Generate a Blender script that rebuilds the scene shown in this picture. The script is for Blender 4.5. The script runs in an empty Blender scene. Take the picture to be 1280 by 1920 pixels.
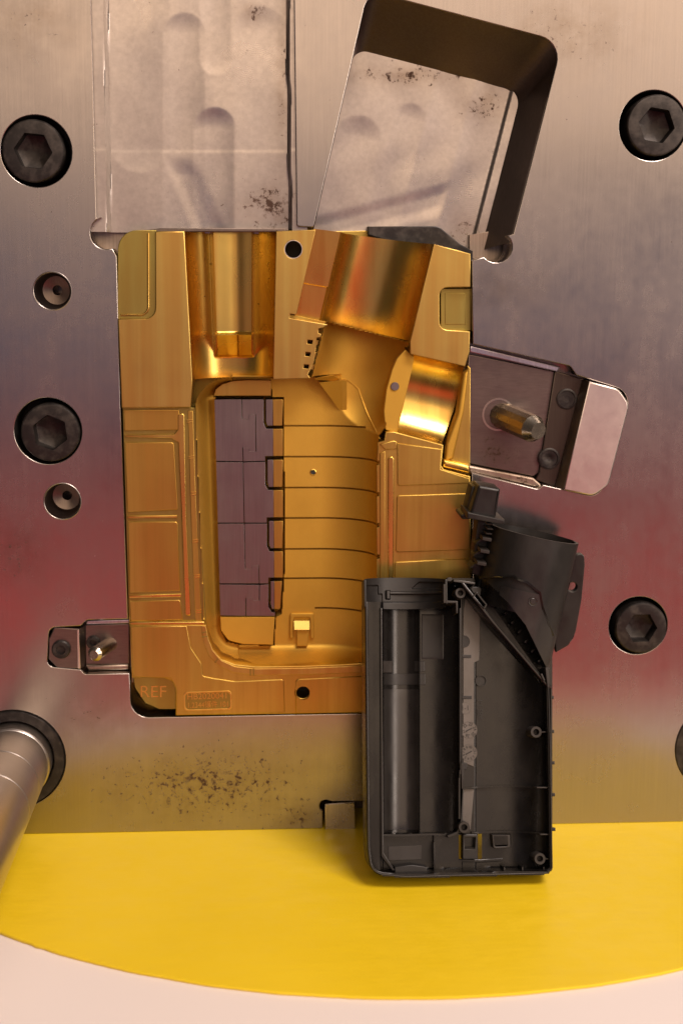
import bpy, bmesh, math, random
from mathutils import Vector, Matrix

# ------------------------------------------------------------------ camera
sc = bpy.context.scene
C = sc.collection
FPX, CX, CY = 2600.0, 640.0, 960.0        # focal length and centre of the 1280 x 1920 frame
VPX, VPY, ROLL = 470.0, 500.0, math.radians(0.25)
DIST = 0.91                               # camera to steel plate, metres
a_ = Vector(((VPX - CX) / FPX, -(VPY - CY) / FPX, -1)).normalized()
u_ = Vector((-math.sin(ROLL), math.cos(ROLL), 0))
z_ = (u_ - a_ * u_.dot(a_)).normalized()
x_ = a_.cross(z_)
RC = Matrix((x_, a_, z_))                 # camera space -> world space


def ray(px, py):
    return RC @ Vector(((px - CX) / FPX, -(py - CY) / FPX, -1))


r0 = ray(660, 1553)                       # foot of the plate on the board is z = 0
CAM = Vector((0, -DIST, -r0.z * DIST / r0.y))
cam = bpy.data.cameras.new('camera')
cam.sensor_fit = 'HORIZONTAL'
cam.sensor_width = 24
cam.lens = 24 * FPX / 1280
cam.clip_start, cam.clip_end = 0.02, 60
cam.dof.use_dof = True
cam.dof.focus_distance = 0.90
cam.dof.aperture_fstop = 6.3
camo = bpy.data.objects.new('camera', cam)
C.objects.link(camo)
camo.matrix_world = Matrix.Translation(CAM) @ RC.to_4x4()
sc.camera = camo

# ------------------------------------------------------------------ world, lamps, exposure
w = bpy.data.worlds.new('World')
sc.world = w
w.use_nodes = True
w.node_tree.nodes['Background'].inputs[0].default_value = (1.0, 0.80, 0.68, 1)
w.node_tree.nodes['Background'].inputs[1].default_value = 0.06


def area(name, loc, target, sx, sy, col, power):
    l = bpy.data.lights.new(name, 'AREA')
    l.shape = 'RECTANGLE'
    l.size, l.size_y, l.color, l.energy = sx, sy, col, power
    o = bpy.data.objects.new(name, l)
    C.objects.link(o)
    o.location = loc
    o.rotation_euler = (Vector(target) - Vector(loc)).to_track_quat('-Z', 'Y').to_euler()
    return o


area('ceiling_lamp', (0.85, -1.25, 2.0), (0.15, -0.1, 0.1), 0.9, 0.7, (1.0, 0.83, 0.74), 54)
area('warm_reflection_panel', (0.9, -3.0, 1.62), (0.1, 0, 0.2), 4.2, 1.9, (1.0, 0.71, 0.50), 52)  # added light panel, mirrored in the plate as unseen warm walls and ceiling
area('side_hall_lamp', (1.55, -1.45, 0.55), (0.15, 0, 0.15), 0.55, 0.8, (1.0, 0.82, 0.70), 12)
area('violet_reflection_panel', (0.3, -3.2, 0.30), (0.1, 0, 0.2), 4.6, 0.70, (0.76, 0.67, 0.96), 2.7)  # added light panel for the violet band mirrored in the plate
area('red_reflection_panel', (0.2, -2.6, -0.53), (0.1, 0, 0.15), 4.4, 0.66, (1.0, 0.12, 0.12), 6.8)  # added light panel standing in for an unseen red floor in reflections
sc.view_settings.view_transform = 'Standard'
sc.view_settings.look = 'None'
sc.view_settings.exposure = 0.0
sc.view_settings.gamma = 1.0
sc.cycles.max_bounces = 8
sc.cycles.diffuse_bounces = 4
sc.cycles.glossy_bounces = 5

# ------------------------------------------------------------------ helpers
S = DIST / FPX                            # metres per photo pixel on the plate
MM = 0.001


class Frame:
    """a plane in the scene: origin, two axes in it and its normal"""
    def __init__(s, o, ux, uy, n):
        s.o, s.ux, s.uy, s.n = Vector(o), Vector(ux), Vector(uy), Vector(n)

    def at(s, px, py, h=0.0):
        r = ray(px, py)
        t = (h - (CAM - s.o).dot(s.n)) / r.dot(s.n)
        d = CAM + r * t - s.o
        return (d.dot(s.ux), d.dot(s.uy))

    def W(s, x, y, h):
        return s.o + s.ux * x + s.uy * y + s.n * h

    def mat(s):
        m = Matrix((s.ux, s.uy, s.n)).transposed().to_4x4()
        m.translation = s.o
        return m


PL = Frame((0, 0, 0), (1, 0, 0), (0, 0, 1), (0, -1, 0))     # face of the steel plate


def project(v):
    d = RC.transposed() @ (Vector(v) - CAM)
    return (CX + FPX * d.x / -d.z, CY - FPX * d.y / -d.z)


BASE = {}


def link(name, me, mat=None, parent=None, kind=None):
    o = bpy.data.objects.new(name, me)
    C.objects.link(o)
    if mat:
        me.materials.clear()
        me.materials.append(mat)
    if parent:
        top = parent
        while top.parent:
            top = top.parent
        b = BASE.get(top.name)
        if b:
            me.transform(Matrix.Translation(-b))
        o.parent = parent
    if kind:
        o['kind'] = kind
    return o


def thing(name, label, cat, loc, group=None):
    o = bpy.data.objects.new(name, None)
    C.objects.link(o)
    o.location = loc
    o.empty_display_size = 0.01
    BASE[o.name] = Vector(loc)
    o['label'], o['category'] = label, cat
    if group:
        o['group'] = group
    return o


def smooth(me, ang=30):
    me.polygons.foreach_set('use_smooth', [True] * len(me.polygons))
    me.set_sharp_from_angle(angle=math.radians(ang))


def fillet(pts, seg=7):
    out = []
    n = len(pts)
    for i, p in enumerate(pts):
        r = p[2] if len(p) > 2 else 0
        P = Vector(p[:2])
        if r <= 0:
            out.append(P)
            continue
        A, B = Vector(pts[i - 1][:2]), Vector(pts[(i + 1) % n][:2])
        da, db = (A - P).normalized(), (B - P).normalized()
        ang = da.angle(db)
        if ang > 3.1:
            out.append(P)
            continue
        t = min(r / math.tan(ang / 2), 0.49 * (A - P).length, 0.49 * (B - P).length)
        r = t * math.tan(ang / 2)
        c = P + (da + db).normalized() * (r / math.sin(ang / 2))
        s, e = P + da * t - c, P + db * t - c
        a0 = math.atan2(s.y, s.x)
        d = (math.atan2(e.y, e.x) - a0 + math.pi) % (2 * math.pi) - math.pi
        for k in range(seg + 1):
            a = a0 + d * k / seg
            out.append(c + Vector((math.cos(a), math.sin(a))) * r)
    return [tuple(v) for v in out]


def tr(fr, pts, h=0.0):
    """photo pixels (x, y[, fillet radius in pixels]) -> outline on the frame at height h"""
    q = []
    for p in pts:
        x, y = fr.at(p[0], p[1], h)
        q.append((x, y) + ((p[2] * S,) if len(p) > 2 else ()))
    return fillet(q)


def circ(c, r, n=40):
    return [(c[0] + r * math.cos(2 * math.pi * k / n), c[1] + r * math.sin(2 * math.pi * k / n)) for k in range(n)]


def offset(pts, d):
    """shift a closed outline inwards (d > 0) by d"""
    n = len(pts)
    A = sum(pts[i][0] * pts[(i + 1) % n][1] - pts[(i + 1) % n][0] * pts[i][1] for i in range(n))
    s = 1 if A > 0 else -1
    out = []
    for i in range(n):
        p0, p, p1 = Vector(pts[i - 1]), Vector(pts[i]), Vector(pts[(i + 1) % n])
        e0, e1 = (p - p0), (p1 - p)
        if e0.length < 1e-9 or e1.length < 1e-9:
            continue
        n0 = Vector((-e0.y, e0.x)).normalized() * s
        n1 = Vector((-e1.y, e1.x)).normalized() * s
        m = (n0 + n1)
        m = m / max(m.length_squared / 2, 0.5)
        out.append(tuple(p + m * d))
    return out


def prism(fr, name, loops, top, bot, mat, parent=None, bevel=0.3 * MM, kind=None, res=1):
    cu = bpy.data.curves.new('outline', 'CURVE')
    cu.dimensions = '2D'
    cu.fill_mode = 'BOTH'
    for lp in loops:
        sp = cu.splines.new('POLY')
        sp.points.add(len(lp) - 1)
        for q, p in zip(sp.points, lp):
            q.co = (p[0], p[1], 0, 1)
        sp.use_cyclic_u = True
    half = (top - bot) / 2
    bevel = min(bevel, half * 0.9)
    cu.extrude = half - bevel
    cu.bevel_depth = bevel
    cu.bevel_resolution = res
    cu.offset = -bevel
    o = bpy.data.objects.new('outline', cu)
    me = bpy.data.meshes.new_from_object(o)
    bpy.data.objects.remove(o)
    bpy.data.curves.remove(cu)
    me.name = name
    me.transform(fr.mat() @ Matrix.Translation((0, 0, (top + bot) / 2)))
    smooth(me, 35)
    return link(name, me, mat, parent, kind)


def pprism(fr, name, pts, top, bot, mat, parent=None, bevel=0.3 * MM, holes=(), **k):
    return prism(fr, name, [tr(fr, pts, top)] + list(holes), top, bot, mat, parent, bevel, **k)


def meshobj(name, vs, fs, mat, parent=None, ang=35, kind=None):
    me = bpy.data.meshes.new(name)
    me.from_pydata([tuple(v) for v in vs], [], fs)
    me.validate()
    bm = bmesh.new()
    bm.from_mesh(me)
    bmesh.ops.recalc_face_normals(bm, faces=bm.faces)
    bm.to_mesh(me)
    bm.free()
    smooth(me, ang)
    return link(name, me, mat, parent, kind)


def grid(name, nu, nv, f, mat, parent=None, ang=40, keep=None):
    """surface patch f(u, v) -> world point; keep(point) drops faces"""
    vs = [f(i / nu, j / nv) for j in range(nv + 1) for i in range(nu + 1)]
    fs = []
    for j in range(nv):
        for i in range(nu):
            q = (j * (nu + 1) + i, j * (nu + 1) + i + 1, (j + 1) * (nu + 1) + i + 1, (j + 1) * (nu + 1) + i)
            if keep:
                c = (Vector(vs[q[0]]) + Vector(vs[q[2]])) / 2
                if not keep(c):
                    continue
            fs.append(q)
    used = sorted({i for q in fs for i in q})
    m = {i: k for k, i in enumerate(used)}
    me = bpy.data.meshes.new(name)
    me.from_pydata([tuple(vs[i]) for i in used], [], [tuple(m[i] for i in q) for q in fs])
    smooth(me, ang)
    return link(name, me, mat, parent)


def lathe(fr, name, c, prof, mat, parent=None, seg=48, ang=35, closed=False):
    vs, fs = [], []
    n = len(prof)
    for k in range(seg):
        a = 2 * math.pi * k / seg
        for r, h in prof:
            vs.append(fr.W(c[0] + r * math.cos(a), c[1] + r * math.sin(a), h))
    for k in range(seg):
        k2 = (k + 1) % seg
        for j in range(n if closed else n - 1):
            j2 = (j + 1) % n
            fs.append((k * n + j, k2 * n + j, k2 * n + j2, k * n + j2))
    me = bpy.data.meshes.new(name)
    me.from_pydata([tuple(v) for v in vs], [], fs)
    bm = bmesh.new()
    bm.from_mesh(me)
    bmesh.ops.remove_doubles(bm, verts=bm.verts, dist=1e-7)
    bmesh.ops.recalc_face_normals(bm, faces=bm.faces)
    bm.to_mesh(me)
    bm.free()
    smooth(me, ang)
    return link(name, me, mat, parent)


def text(fr, name, body, px, py, h, size_px, mat, parent, rot=0.0, sx=1.0, depth=0.25 * MM, weight=0.0):
    cu = bpy.data.curves.new('lettering', 'FONT')
    cu.body = body
    cu.size = size_px * S
    cu.align_x, cu.align_y = 'CENTER', 'CENTER'
    cu.extrude = depth
    cu.offset = weight
    o = bpy.data.objects.new('lettering', cu)
    me = bpy.data.meshes.new_from_object(o)
    bpy.data.objects.remove(o)
    x, y = fr.at(px, py, h)
    me.transform(fr.mat() @ Matrix.Translation((x, y, h)) @ Matrix.Rotation(rot, 4, 'Z') @ Matrix.Scale(sx, 4, (1, 0, 0)))
    return link(name, me, mat, parent)


def inside(p, poly):
    x, y = p
    r = False
    n = len(poly)
    for i in range(n):
        x1, y1 = poly[i][:2]
        x2, y2 = poly[i - 1][:2]
        if (y1 > y) != (y2 > y) and x < (x2 - x1) * (y - y1) / (y2 - y1) + x1:
            r = not r
    return r


def sst(a, b, x):
    t = max(0.0, min(1.0, (x - a) / (b - a)))
    return t * t * (3 - 2 * t)


# ------------------------------------------------------------------ materials
def mat(name, col, metal=0.0, rough=0.4, spec=0.5):
    m = bpy.data.materials.new(name)
    m.use_nodes = True
    b = m.node_tree.nodes['Principled BSDF']
    b.inputs['Base Color'].default_value = (*col, 1)
    b.inputs['Metallic'].default_value = metal
    b.inputs['Roughness'].default_value = rough
    b.inputs['Specular IOR Level'].default_value = spec
    return m


class NT:
    def __init__(s, m):
        s.t = m.node_tree
        s.b = s.t.nodes['Principled BSDF']

    def n(s, typ, **k):
        q = s.t.nodes.new(typ)
        for a, v in k.items():
            setattr(q, a, v)
        return q

    def l(s, a, b):
        s.t.links.new(a, b)

    def coords(s, scale, rot=(0, 0, 0)):
        g = s.n('ShaderNodeNewGeometry')
        mp = s.n('ShaderNodeMapping')
        mp.inputs['Scale'].default_value = scale
        mp.inputs['Rotation'].default_value = rot
        s.l(g.outputs['Position'], mp.inputs['Vector'])
        return mp.outputs[0]

    def noise(s, scale, nscale=1.0, detail=4.0, rough=0.55, rot=(0, 0, 0), dist=0.0):
        t = s.n('ShaderNodeTexNoise')
        t.inputs['Scale'].default_value = nscale
        t.inputs['Detail'].default_value = detail
        t.inputs['Roughness'].default_value = rough
        t.inputs['Distortion'].default_value = dist
        s.l(s.coords(scale, rot), t.inputs['Vector'])
        return t.outputs['Fac']

    def ramp(s, fac, lo, hi, a=0.0, b=1.0):
        r = s.n('ShaderNodeMapRange')
        r.inputs['From Min'].default_value = lo
        r.inputs['From Max'].default_value = hi
        r.inputs['To Min'].default_value = a
        r.inputs['To Max'].default_value = b
        s.l(fac, r.inputs['Value'])
        return r.outputs[0]

    def math(s, op, a, b=None):
        q = s.n('ShaderNodeMath', operation=op)
        for i, v in enumerate((a, b)):
            if v is None:
                continue
            if isinstance(v, (int, float)):
                q.inputs[i].default_value = v
            else:
                s.l(v, q.inputs[i])
        return q.outputs[0]

    def mix(s, fac, a, b):
        q = s.n('ShaderNodeMix', data_type='RGBA')
        for sock, v in ((q.inputs['Factor'], fac), (q.inputs[6], a), (q.inputs[7], b)):
            if isinstance(v, tuple):
                sock.default_value = (*v, 1)
            elif isinstance(v, (int, float)):
                sock.default_value = v
            else:
                s.l(v, sock)
        return q.outputs[2]

    def bump(s, height, strength, dist=0.0002, prev=None):
        q = s.n('ShaderNodeBump')
        q.inputs['Strength'].default_value = strength
        q.inputs['Distance'].default_value = dist
        s.l(height, q.inputs['Height'])
        if prev:
            s.l(prev, q.inputs['Normal'])
        return q.outputs[0]

    def blob(s, x, z, rx, rz):
        """soft patch round a place on the plate, 1 in its middle"""
        g = s.n('ShaderNodeNewGeometry')
        sp = s.n('ShaderNodeSeparateXYZ')
        s.l(g.outputs['Position'], sp.inputs[0])
        dx = s.math('MULTIPLY', s.math('SUBTRACT', sp.outputs[0], x), 1 / rx)
        dz = s.math('MULTIPLY', s.math('SUBTRACT', sp.outputs[2], z), 1 / rz)
        d = s.math('ADD', s.math('MULTIPLY', dx, dx), s.math('MULTIPLY', dz, dz))
        return s.math('POWER', 2.718, s.math('MULTIPLY', d, -1.0))


def steel(name, col=(0.60, 0.565, 0.53), rough=0.24, specks=0.0, streak=0.12, stains=(), grain=(900, 900, 14), rust=(0.06, 0.026, 0.014), rrange=0.10, bmp=0.03, swirl=()):
    m = mat(name, col, 1.0, rough)
    t = NT(m)
    fine = t.noise(grain, 1.0, 3.0, 0.6)
    big = t.noise((14, 14, 10), 1.0, 4.0, 0.6)
    sm = t.noise((160, 160, 120), 1.0, 4.0, 0.6)
    base = t.mix(t.ramp(fine, 0.3, 0.7), tuple(c * (1 - streak) for c in col), tuple(min(1, c * (1 + streak * 0.6)) for c in col))
    base = t.mix(t.ramp(big, 0.35, 0.75, 0, 0.18), base, tuple(c * 0.72 for c in col))
    rg = t.math('ADD', t.ramp(big, 0.3, 0.7, rough - rrange * 0.5, rough + rrange * 0.5), t.ramp(sm, 0.35, 0.7, -0.01, 0.02))
    if specks or stains:
        f1 = t.noise((520, 520, 520), 1.0, 3.0, 0.6)
        f2 = t.noise((60, 60, 60), 1.0, 4.0, 0.65)
        f3 = t.noise((250, 250, 250), 1.0, 5.0, 0.72, dist=0.25)
        if specks:
            k = t.math('MULTIPLY', t.ramp(f1, 0.70, 0.76), t.ramp(f2, 0.52, 0.62, 0, specks))
            base = t.mix(k, base, rust)
            rg = t.math('ADD', rg, t.math('MULTIPLY', k, 0.35))
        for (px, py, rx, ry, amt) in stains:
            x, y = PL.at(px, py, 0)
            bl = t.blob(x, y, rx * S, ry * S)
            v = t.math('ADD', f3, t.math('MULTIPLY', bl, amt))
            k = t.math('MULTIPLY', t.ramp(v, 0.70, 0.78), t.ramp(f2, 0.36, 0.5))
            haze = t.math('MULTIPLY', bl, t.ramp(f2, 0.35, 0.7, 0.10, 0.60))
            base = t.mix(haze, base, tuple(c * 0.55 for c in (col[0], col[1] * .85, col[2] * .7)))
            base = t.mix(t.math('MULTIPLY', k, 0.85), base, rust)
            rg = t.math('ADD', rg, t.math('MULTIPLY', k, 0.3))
    t.l(base, t.b.inputs['Base Color'])
    t.l(rg, t.b.inputs['Roughness'])
    last = t.bump(fine, 0.10, 0.00008, t.bump(sm, bmp, 0.0002))
    for (px, py, h, k) in swirl:
        x, y = PL.at(px, py, h)
        mp = t.n('ShaderNodeVectorMath', operation='SUBTRACT')
        g = t.n('ShaderNodeNewGeometry')
        t.l(g.outputs['Position'], mp.inputs[0])
        mp.inputs[1].default_value = tuple(PL.W(x, y, h))
        wv = t.n('ShaderNodeTexWave', wave_type='RINGS', rings_direction='SPHERICAL')
        wv.inputs['Scale'].default_value = 260
        wv.inputs['Distortion'].default_value = 5.0
        wv.inputs['Detail'].default_value = 3
        t.l(mp.outputs[0], wv.inputs['Vector'])
        m1 = t.math('MULTIPLY', wv.outputs['Fac'], t.blob(x, y, 0.022, 0.030))
        last = t.bump(m1, k, 0.0002, last)
    t.l(last, t.b.inputs['Normal'])
    return m


def gold(name, rough, col=(0.86, 0.50, 0.085), grain=None, gstr=0.1, matte=False, pits=False):
    m = mat(name, col, 1.0, rough)
    t = NT(m)
    big = t.noise((22, 22, 16), 1.0, 4.0, 0.6)
    base = t.mix(t.ramp(big, 0.3, 0.72, 0, 0.5), col, (col[0] * 0.72, col[1] * 0.66, col[2] * 0.6))
    rg = t.ramp(big, 0.3, 0.7, rough - 0.04, rough + 0.06)
    if matte:
        fn = t.noise((1500, 1500, 1500), 1.0, 2.0, 0.5)
        t.l(t.bump(fn, 0.35, 0.0002), t.b.inputs['Normal'])
    else:
        g = grain or (700, 700, 10)
        fn = t.noise(g, 1.0, 3.0, 0.6)
        lg = t.noise((g[0] * 0.16, g[1] * 0.16, g[2] * 0.25), 1.0, 2.0, 0.5)
        base = t.mix(t.ramp(lg, 0.40, 0.62, 0, 0.62), base, (col[0] * 0.80, col[1] * 0.60, col[2] * 0.5))
        base = t.mix(t.ramp(fn, 0.45, 0.7, 0, gstr * 2.5), base, (col[0] * 0.75, col[1] * 0.68, col[2] * 0.6))
        wave = t.noise((45, 45, 45), 1.0, 2.0, 0.5)
        t.l(t.bump(fn, gstr, 0.0001, t.bump(wave, 0.05, 0.002)), t.b.inputs['Normal'])
    if pits:
        pn = t.noise((420, 420, 420), 1.0, 1.0, 0.5)
        base = t.mix(t.ramp(pn, 0.79, 0.81), base, (0.05, 0.03, 0.015))
    t.l(base, t.b.inputs['Base Color'])
    t.l(rg, t.b.inputs['Roughness'])
    return m


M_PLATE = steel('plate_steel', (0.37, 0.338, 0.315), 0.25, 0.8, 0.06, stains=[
    (390, 1470, 230, 85, 0.20), (560, 1530, 60, 40, 0.17), (1060, 60, 120, 60, 0.12),  # rust and tarnish; first patch also paints the plate's dim lower reflection
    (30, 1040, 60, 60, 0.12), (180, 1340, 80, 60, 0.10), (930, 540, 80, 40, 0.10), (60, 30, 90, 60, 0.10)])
M_POCKET = steel('milled_steel', (0.46, 0.42, 0.39), 0.33, 0.5, 0.10, stains=[(505, 385, 60, 50, 0.24), (475, 12, 25, 25, 0.2), (900, 440, 60, 40, 0.16), (780, 122, 150, 18, 0.2), (930, 180, 60, 30, 0.18), (530, 150, 14, 120, 0.14)], grain=(300, 300, 300), rrange=0.2, bmp=0.16, swirl=[(880, 430, -0.046, 0.14), (480, 60, -0.018, 0.05)])
M_WALL = steel('shaded_recess_steel', (0.20, 0.165, 0.145), 0.36, 0.3, 0.15)  # same steel, with the shade of pockets and bores put into its colour
M_SLIDE = steel('slide_steel', (0.19, 0.155, 0.14), 0.33, 1.0, 0.14, stains=[(935, 850, 50, 35, 0.2)], grain=(120, 120, 900))
M_HEEL = steel('ground_steel', (0.66, 0.60, 0.56), 0.34, 1.0, 0.06, grain=(250, 250, 250))
M_DIRTY = steel('stained_steel', (0.40, 0.33, 0.27), 0.38, 1.0, 0.2, stains=[(1000, 890, 120, 40, 0.2), (960, 665, 100, 20, 0.12)])
M_PIN = steel('pin_steel', (0.50, 0.44, 0.36), 0.25, 0.3, 0.1, grain=(60, 60, 900))
M_PILLAR = steel('pillar_steel', (0.55, 0.50, 0.46), 0.33, 0, 0.05, grain=(40, 900, 40))
M_VIOLET = steel('violet_tinted_steel', (0.25, 0.225, 0.232), 0.36, 0, 0.10, grain=(800, 800, 30))  # a violet reflection is put into the steel's base colour
M_BLACKOX = mat('black_oxide_steel', (0.055, 0.05, 0.047), 0.6, 0.42)
t = NT(M_BLACKOX)
n_ = t.noise((150, 150, 150), 1, 4, 0.65)
t.l(t.mix(t.ramp(n_, 0.45, 0.75), (0.024, 0.021, 0.020), (0.070, 0.061, 0.054)), t.b.inputs['Base Color'])
t.l(t.ramp(n_, 0.35, 0.7, 0.36, 0.55), t.b.inputs['Roughness'])
t.l(t.bump(n_, 0.15, 0.0003), t.b.inputs['Normal'])
M_BORE = mat('dark_bore', (0.012, 0.011, 0.010), 0.0, 0.6)  # shade of deep holes put into a near-black colour
M_GOLD = gold('gold_coated_ground', 0.36, (0.585, 0.425, 0.122))
M_GOLDB = gold('gold_coated_milled', 0.38, (0.565, 0.405, 0.100), grain=(260, 260, 8), gstr=0.24)
M_GOLDP = gold('gold_coated_polished', 0.27, (0.72, 0.53, 0.14), gstr=0.04, pits=True)
M_GOLDM = gold('gold_coated_sparked', 0.60, (0.62, 0.39, 0.070), matte=True)
M_GOLDD = gold('gold_coated_dull', 0.38, (0.39, 0.335, 0.095), grain=(400, 400, 40))


def plastic(name, col, rough, bumpy=0.1, spec=0.3):
    m = mat(name, col, 0, rough, spec)
    t = NT(m)
    a = t.noise((55, 55, 30), 1, 4, 0.65)
    f = t.noise((2200, 2200, 2200), 1, 2, 0.5)
    t.l(t.mix(t.ramp(a, 0.35, 0.7), tuple(c * 0.75 for c in col), tuple(c * 1.35 for c in col)), t.b.inputs['Base Color'])
    t.l(t.ramp(a, 0.3, 0.7, rough - 0.08, rough + 0.12), t.b.inputs['Roughness'])
    t.l(t.bump(f, bumpy, 0.0001), t.b.inputs['Normal'])
    return m


M_PLAST = plastic('black_abs', (0.006, 0.0053, 0.0049), 0.25, 0.1, 0.38)
M_PLASTM = plastic('black_abs_textured', (0.013, 0.0120, 0.0115), 0.40, 0.35, 0.38)
M_PLASTG = plastic('black_abs_glossy', (0.012, 0.0105, 0.0098), 0.32, 0.1, 0.6)
M_PLASTE = plastic('black_abs_rubbed', (0.030, 0.0265, 0.0245), 0.42)
M_STRIP = plastic('black_abs_sheen', (0.075, 0.066, 0.060), 0.30, 0.12, 0.6)  # glossy plastic; its reflection is put into a lighter base colour
M_INK = mat('black_lettering', (0.006, 0.005, 0.005), 0, 0.5)

M_YEL = mat('yellow_vinyl', (0.80, 0.47, 0.012), 0, 0.42)
t = NT(M_YEL)
a = t.noise((420, 420, 420), 1, 3, 0.6)
b = t.noise((9, 9, 9), 1, 3, 0.5)
c_ = t.noise((70, 70, 70), 1, 3, 0.5)
t.l(t.mix(t.ramp(b, 0.35, 0.7), (0.76, 0.545, 0.010), (0.80, 0.58, 0.016)), t.b.inputs['Base Color'])
d_ = t.noise((14, 60, 30), 1, 3, 0.6)
t.l(t.bump(a, 0.30, 0.0003, t.bump(c_, 0.2, 0.0009, t.bump(d_, 0.15, 0.003))), t.b.inputs['Normal'])
t.l(t.ramp(c_, 0.3, 0.7, 0.36, 0.52), t.b.inputs['Roughness'])
M_YELEDGE = mat('yellow_board_edge', (0.62, 0.25, 0.02), 0, 0.7)
M_WHITE = mat('white_plinth_paint', (0.80, 0.73, 0.71), 0, 0.45)
t = NT(M_WHITE)
a = t.noise((300, 300, 300), 1, 3, 0.6)
t.l(t.bump(a, 0.08, 0.0003), t.b.inputs['Normal'])

# ------------------------------------------------------------------ the board and plinth it stands on
TB = Frame((0, 0, 0), (1, 0, 0), (0, 1, 0), (0, 0, 1))
p1, p2, p3 = [Vector(TB.at(*q)) for q in ((0, 1748), (640, 1868), (1280, 1815))]


def circle3(a, b, c):
    d = 2 * (a.x * (b.y - c.y) + b.x * (c.y - a.y) + c.x * (a.y - b.y))
    ux = (a.length_squared * (b.y - c.y) + b.length_squared * (c.y - a.y) + c.length_squared * (a.y - b.y)) / d
    uy = (a.length_squared * (c.x - b.x) + b.length_squared * (a.x - c.x) + c.length_squared * (b.x - a.x)) / d
    o = Vector((ux, uy))
    return o, (o - a).length


dc, dr = circle3(p1, p2, p3)
random.seed(4)
ring = []
for k in range(720):
    a = 2 * math.pi * k / 720
    r = dr + random.uniform(-1, 1) * 0.00018 + (0.0006 if random.random() < 0.02 else 0) + 0.0003 * math.sin(a * 41) * math.sin(a * 17)
    ring.append((dc.x + r * math.cos(a), dc.y + r * math.sin(a)))
disc = prism(TB, 'round_board', [ring], 0.0, -0.0018, M_YEL, None, 0.0004)
disc['label'] = 'bright yellow round board that the steel plate stands on'
disc['category'] = 'board'
PLF = min(TB.at(x, 1920, -0.002)[1] for x in (0, 1280)) - 0.004
pl = prism(TB, 'plinth_top', [[(-0.75, PLF), (0.75, PLF), (0.75, 0.45), (-0.75, 0.45)]], -0.0020, -0.05, M_WHITE, None, 0.002)
pl['kind'] = 'structure'

# ------------------------------------------------------------------ steel mould plate
plate = thing('mould_plate', 'large brushed steel mould plate with milled pockets standing on the yellow board', 'mould plate', (0.06, 0.02, 0))


def arc_px(c, r, a0, a1, n=10):
    return [(c[0] + r * math.cos(math.radians(a0 + (a1 - a0) * k / n)), c[1] + r * math.sin(math.radians(a0 + (a1 - a0) * k / n))) for k in range(n + 1)]


# one opening: left pocket, insert seat, both slide seats, tilted pocket (pixel outline, clockwise in the picture)
opening = [(166, -180), (181, 408)] + arc_px((200, 436), 31, 250, 70, 10) + [
    (219, 480), (226, 765), (240, 1161), (163, 1163, 8), (151, 1174, 5), (92, 1177, 14), (88, 1250, 14), (152, 1256, 4), (158, 1264, 8), (243, 1263),
    (246, 1346, 34), (682, 1338), (888, 1334), (884, 886), (1008, 917, 8), (1018, 909, 4), (1118, 932, 34), (1137, 900, 5),
    (1183, 735, 32), (1080, 703, 4), (1068, 686, 10), (886, 645), (884, 488)] + arc_px((930, 462), 30, 140, -45, 10) + [
    (962, 438), (1053, 78, 40), (690, -18, 30), (588, 426, 5), (556, 424, 5), (549, -180)]
loops = [tr(PL, opening, 0)]
BOLTS = [(68, 283, 63), (90, 808, 62), (1224, 235, 63), (1196, 1173, 58)]
BORES = [(98, 545, 33), (117, 940, 33)]
BUSH = [(26, 1424, 99), (1354, 1402, 99)]
for x, y, r in BOLTS + BORES + BUSH + [(1052, 1186, 25)]:
    loops.append(circ(PL.at(x, y), r * S, 56))
X0, X1, Z1 = PL.at(-160, 900)[0], PL.at(1440, 900)[0], PL.at(640, -280)[1]
nt = tr(PL, [(605, 1556), (605, 1525)], 0)
body = [(X0, 0.0)]
nx = [PL.at(605, 1540)[0], PL.at(720, 1540)[0]]
nz = PL.at(640, 1503)[1]
rc, rr = Vector((nx[0] + 0.002, nz - 0.003)), 0.0042
body += [(nx[0], 0.0), (nx[0], rc.y - rr * 0.9)]
for k in range(9):
    a = math.radians(240 - 180 * k / 8)
    body.append((rc.x + rr * math.cos(a), rc.y + rr * math.sin(a)))
body += [(rc.x + rr, nz), (nx[1], nz), (nx[1], 0.0)]
body += [(X1, 0.0), (X1, Z1), (X0, Z1)]
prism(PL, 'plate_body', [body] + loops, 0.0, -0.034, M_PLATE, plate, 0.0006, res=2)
prism(PL, 'backing_plate', [[(X0, 0), (X1, 0), (X1, Z1), (X0, Z1)]], -0.066, -0.09, M_WALL, plate, 0.0005)

# left pocket floor: shallow overlapping cutter passes
x0, _ = PL.at(160, 200, -0.018)
x1, _ = PL.at(575, 200, -0.018)
_, ya = PL.at(300, -175, -0.018)
_, yb = PL.at(300, 436, -0.018)


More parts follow.
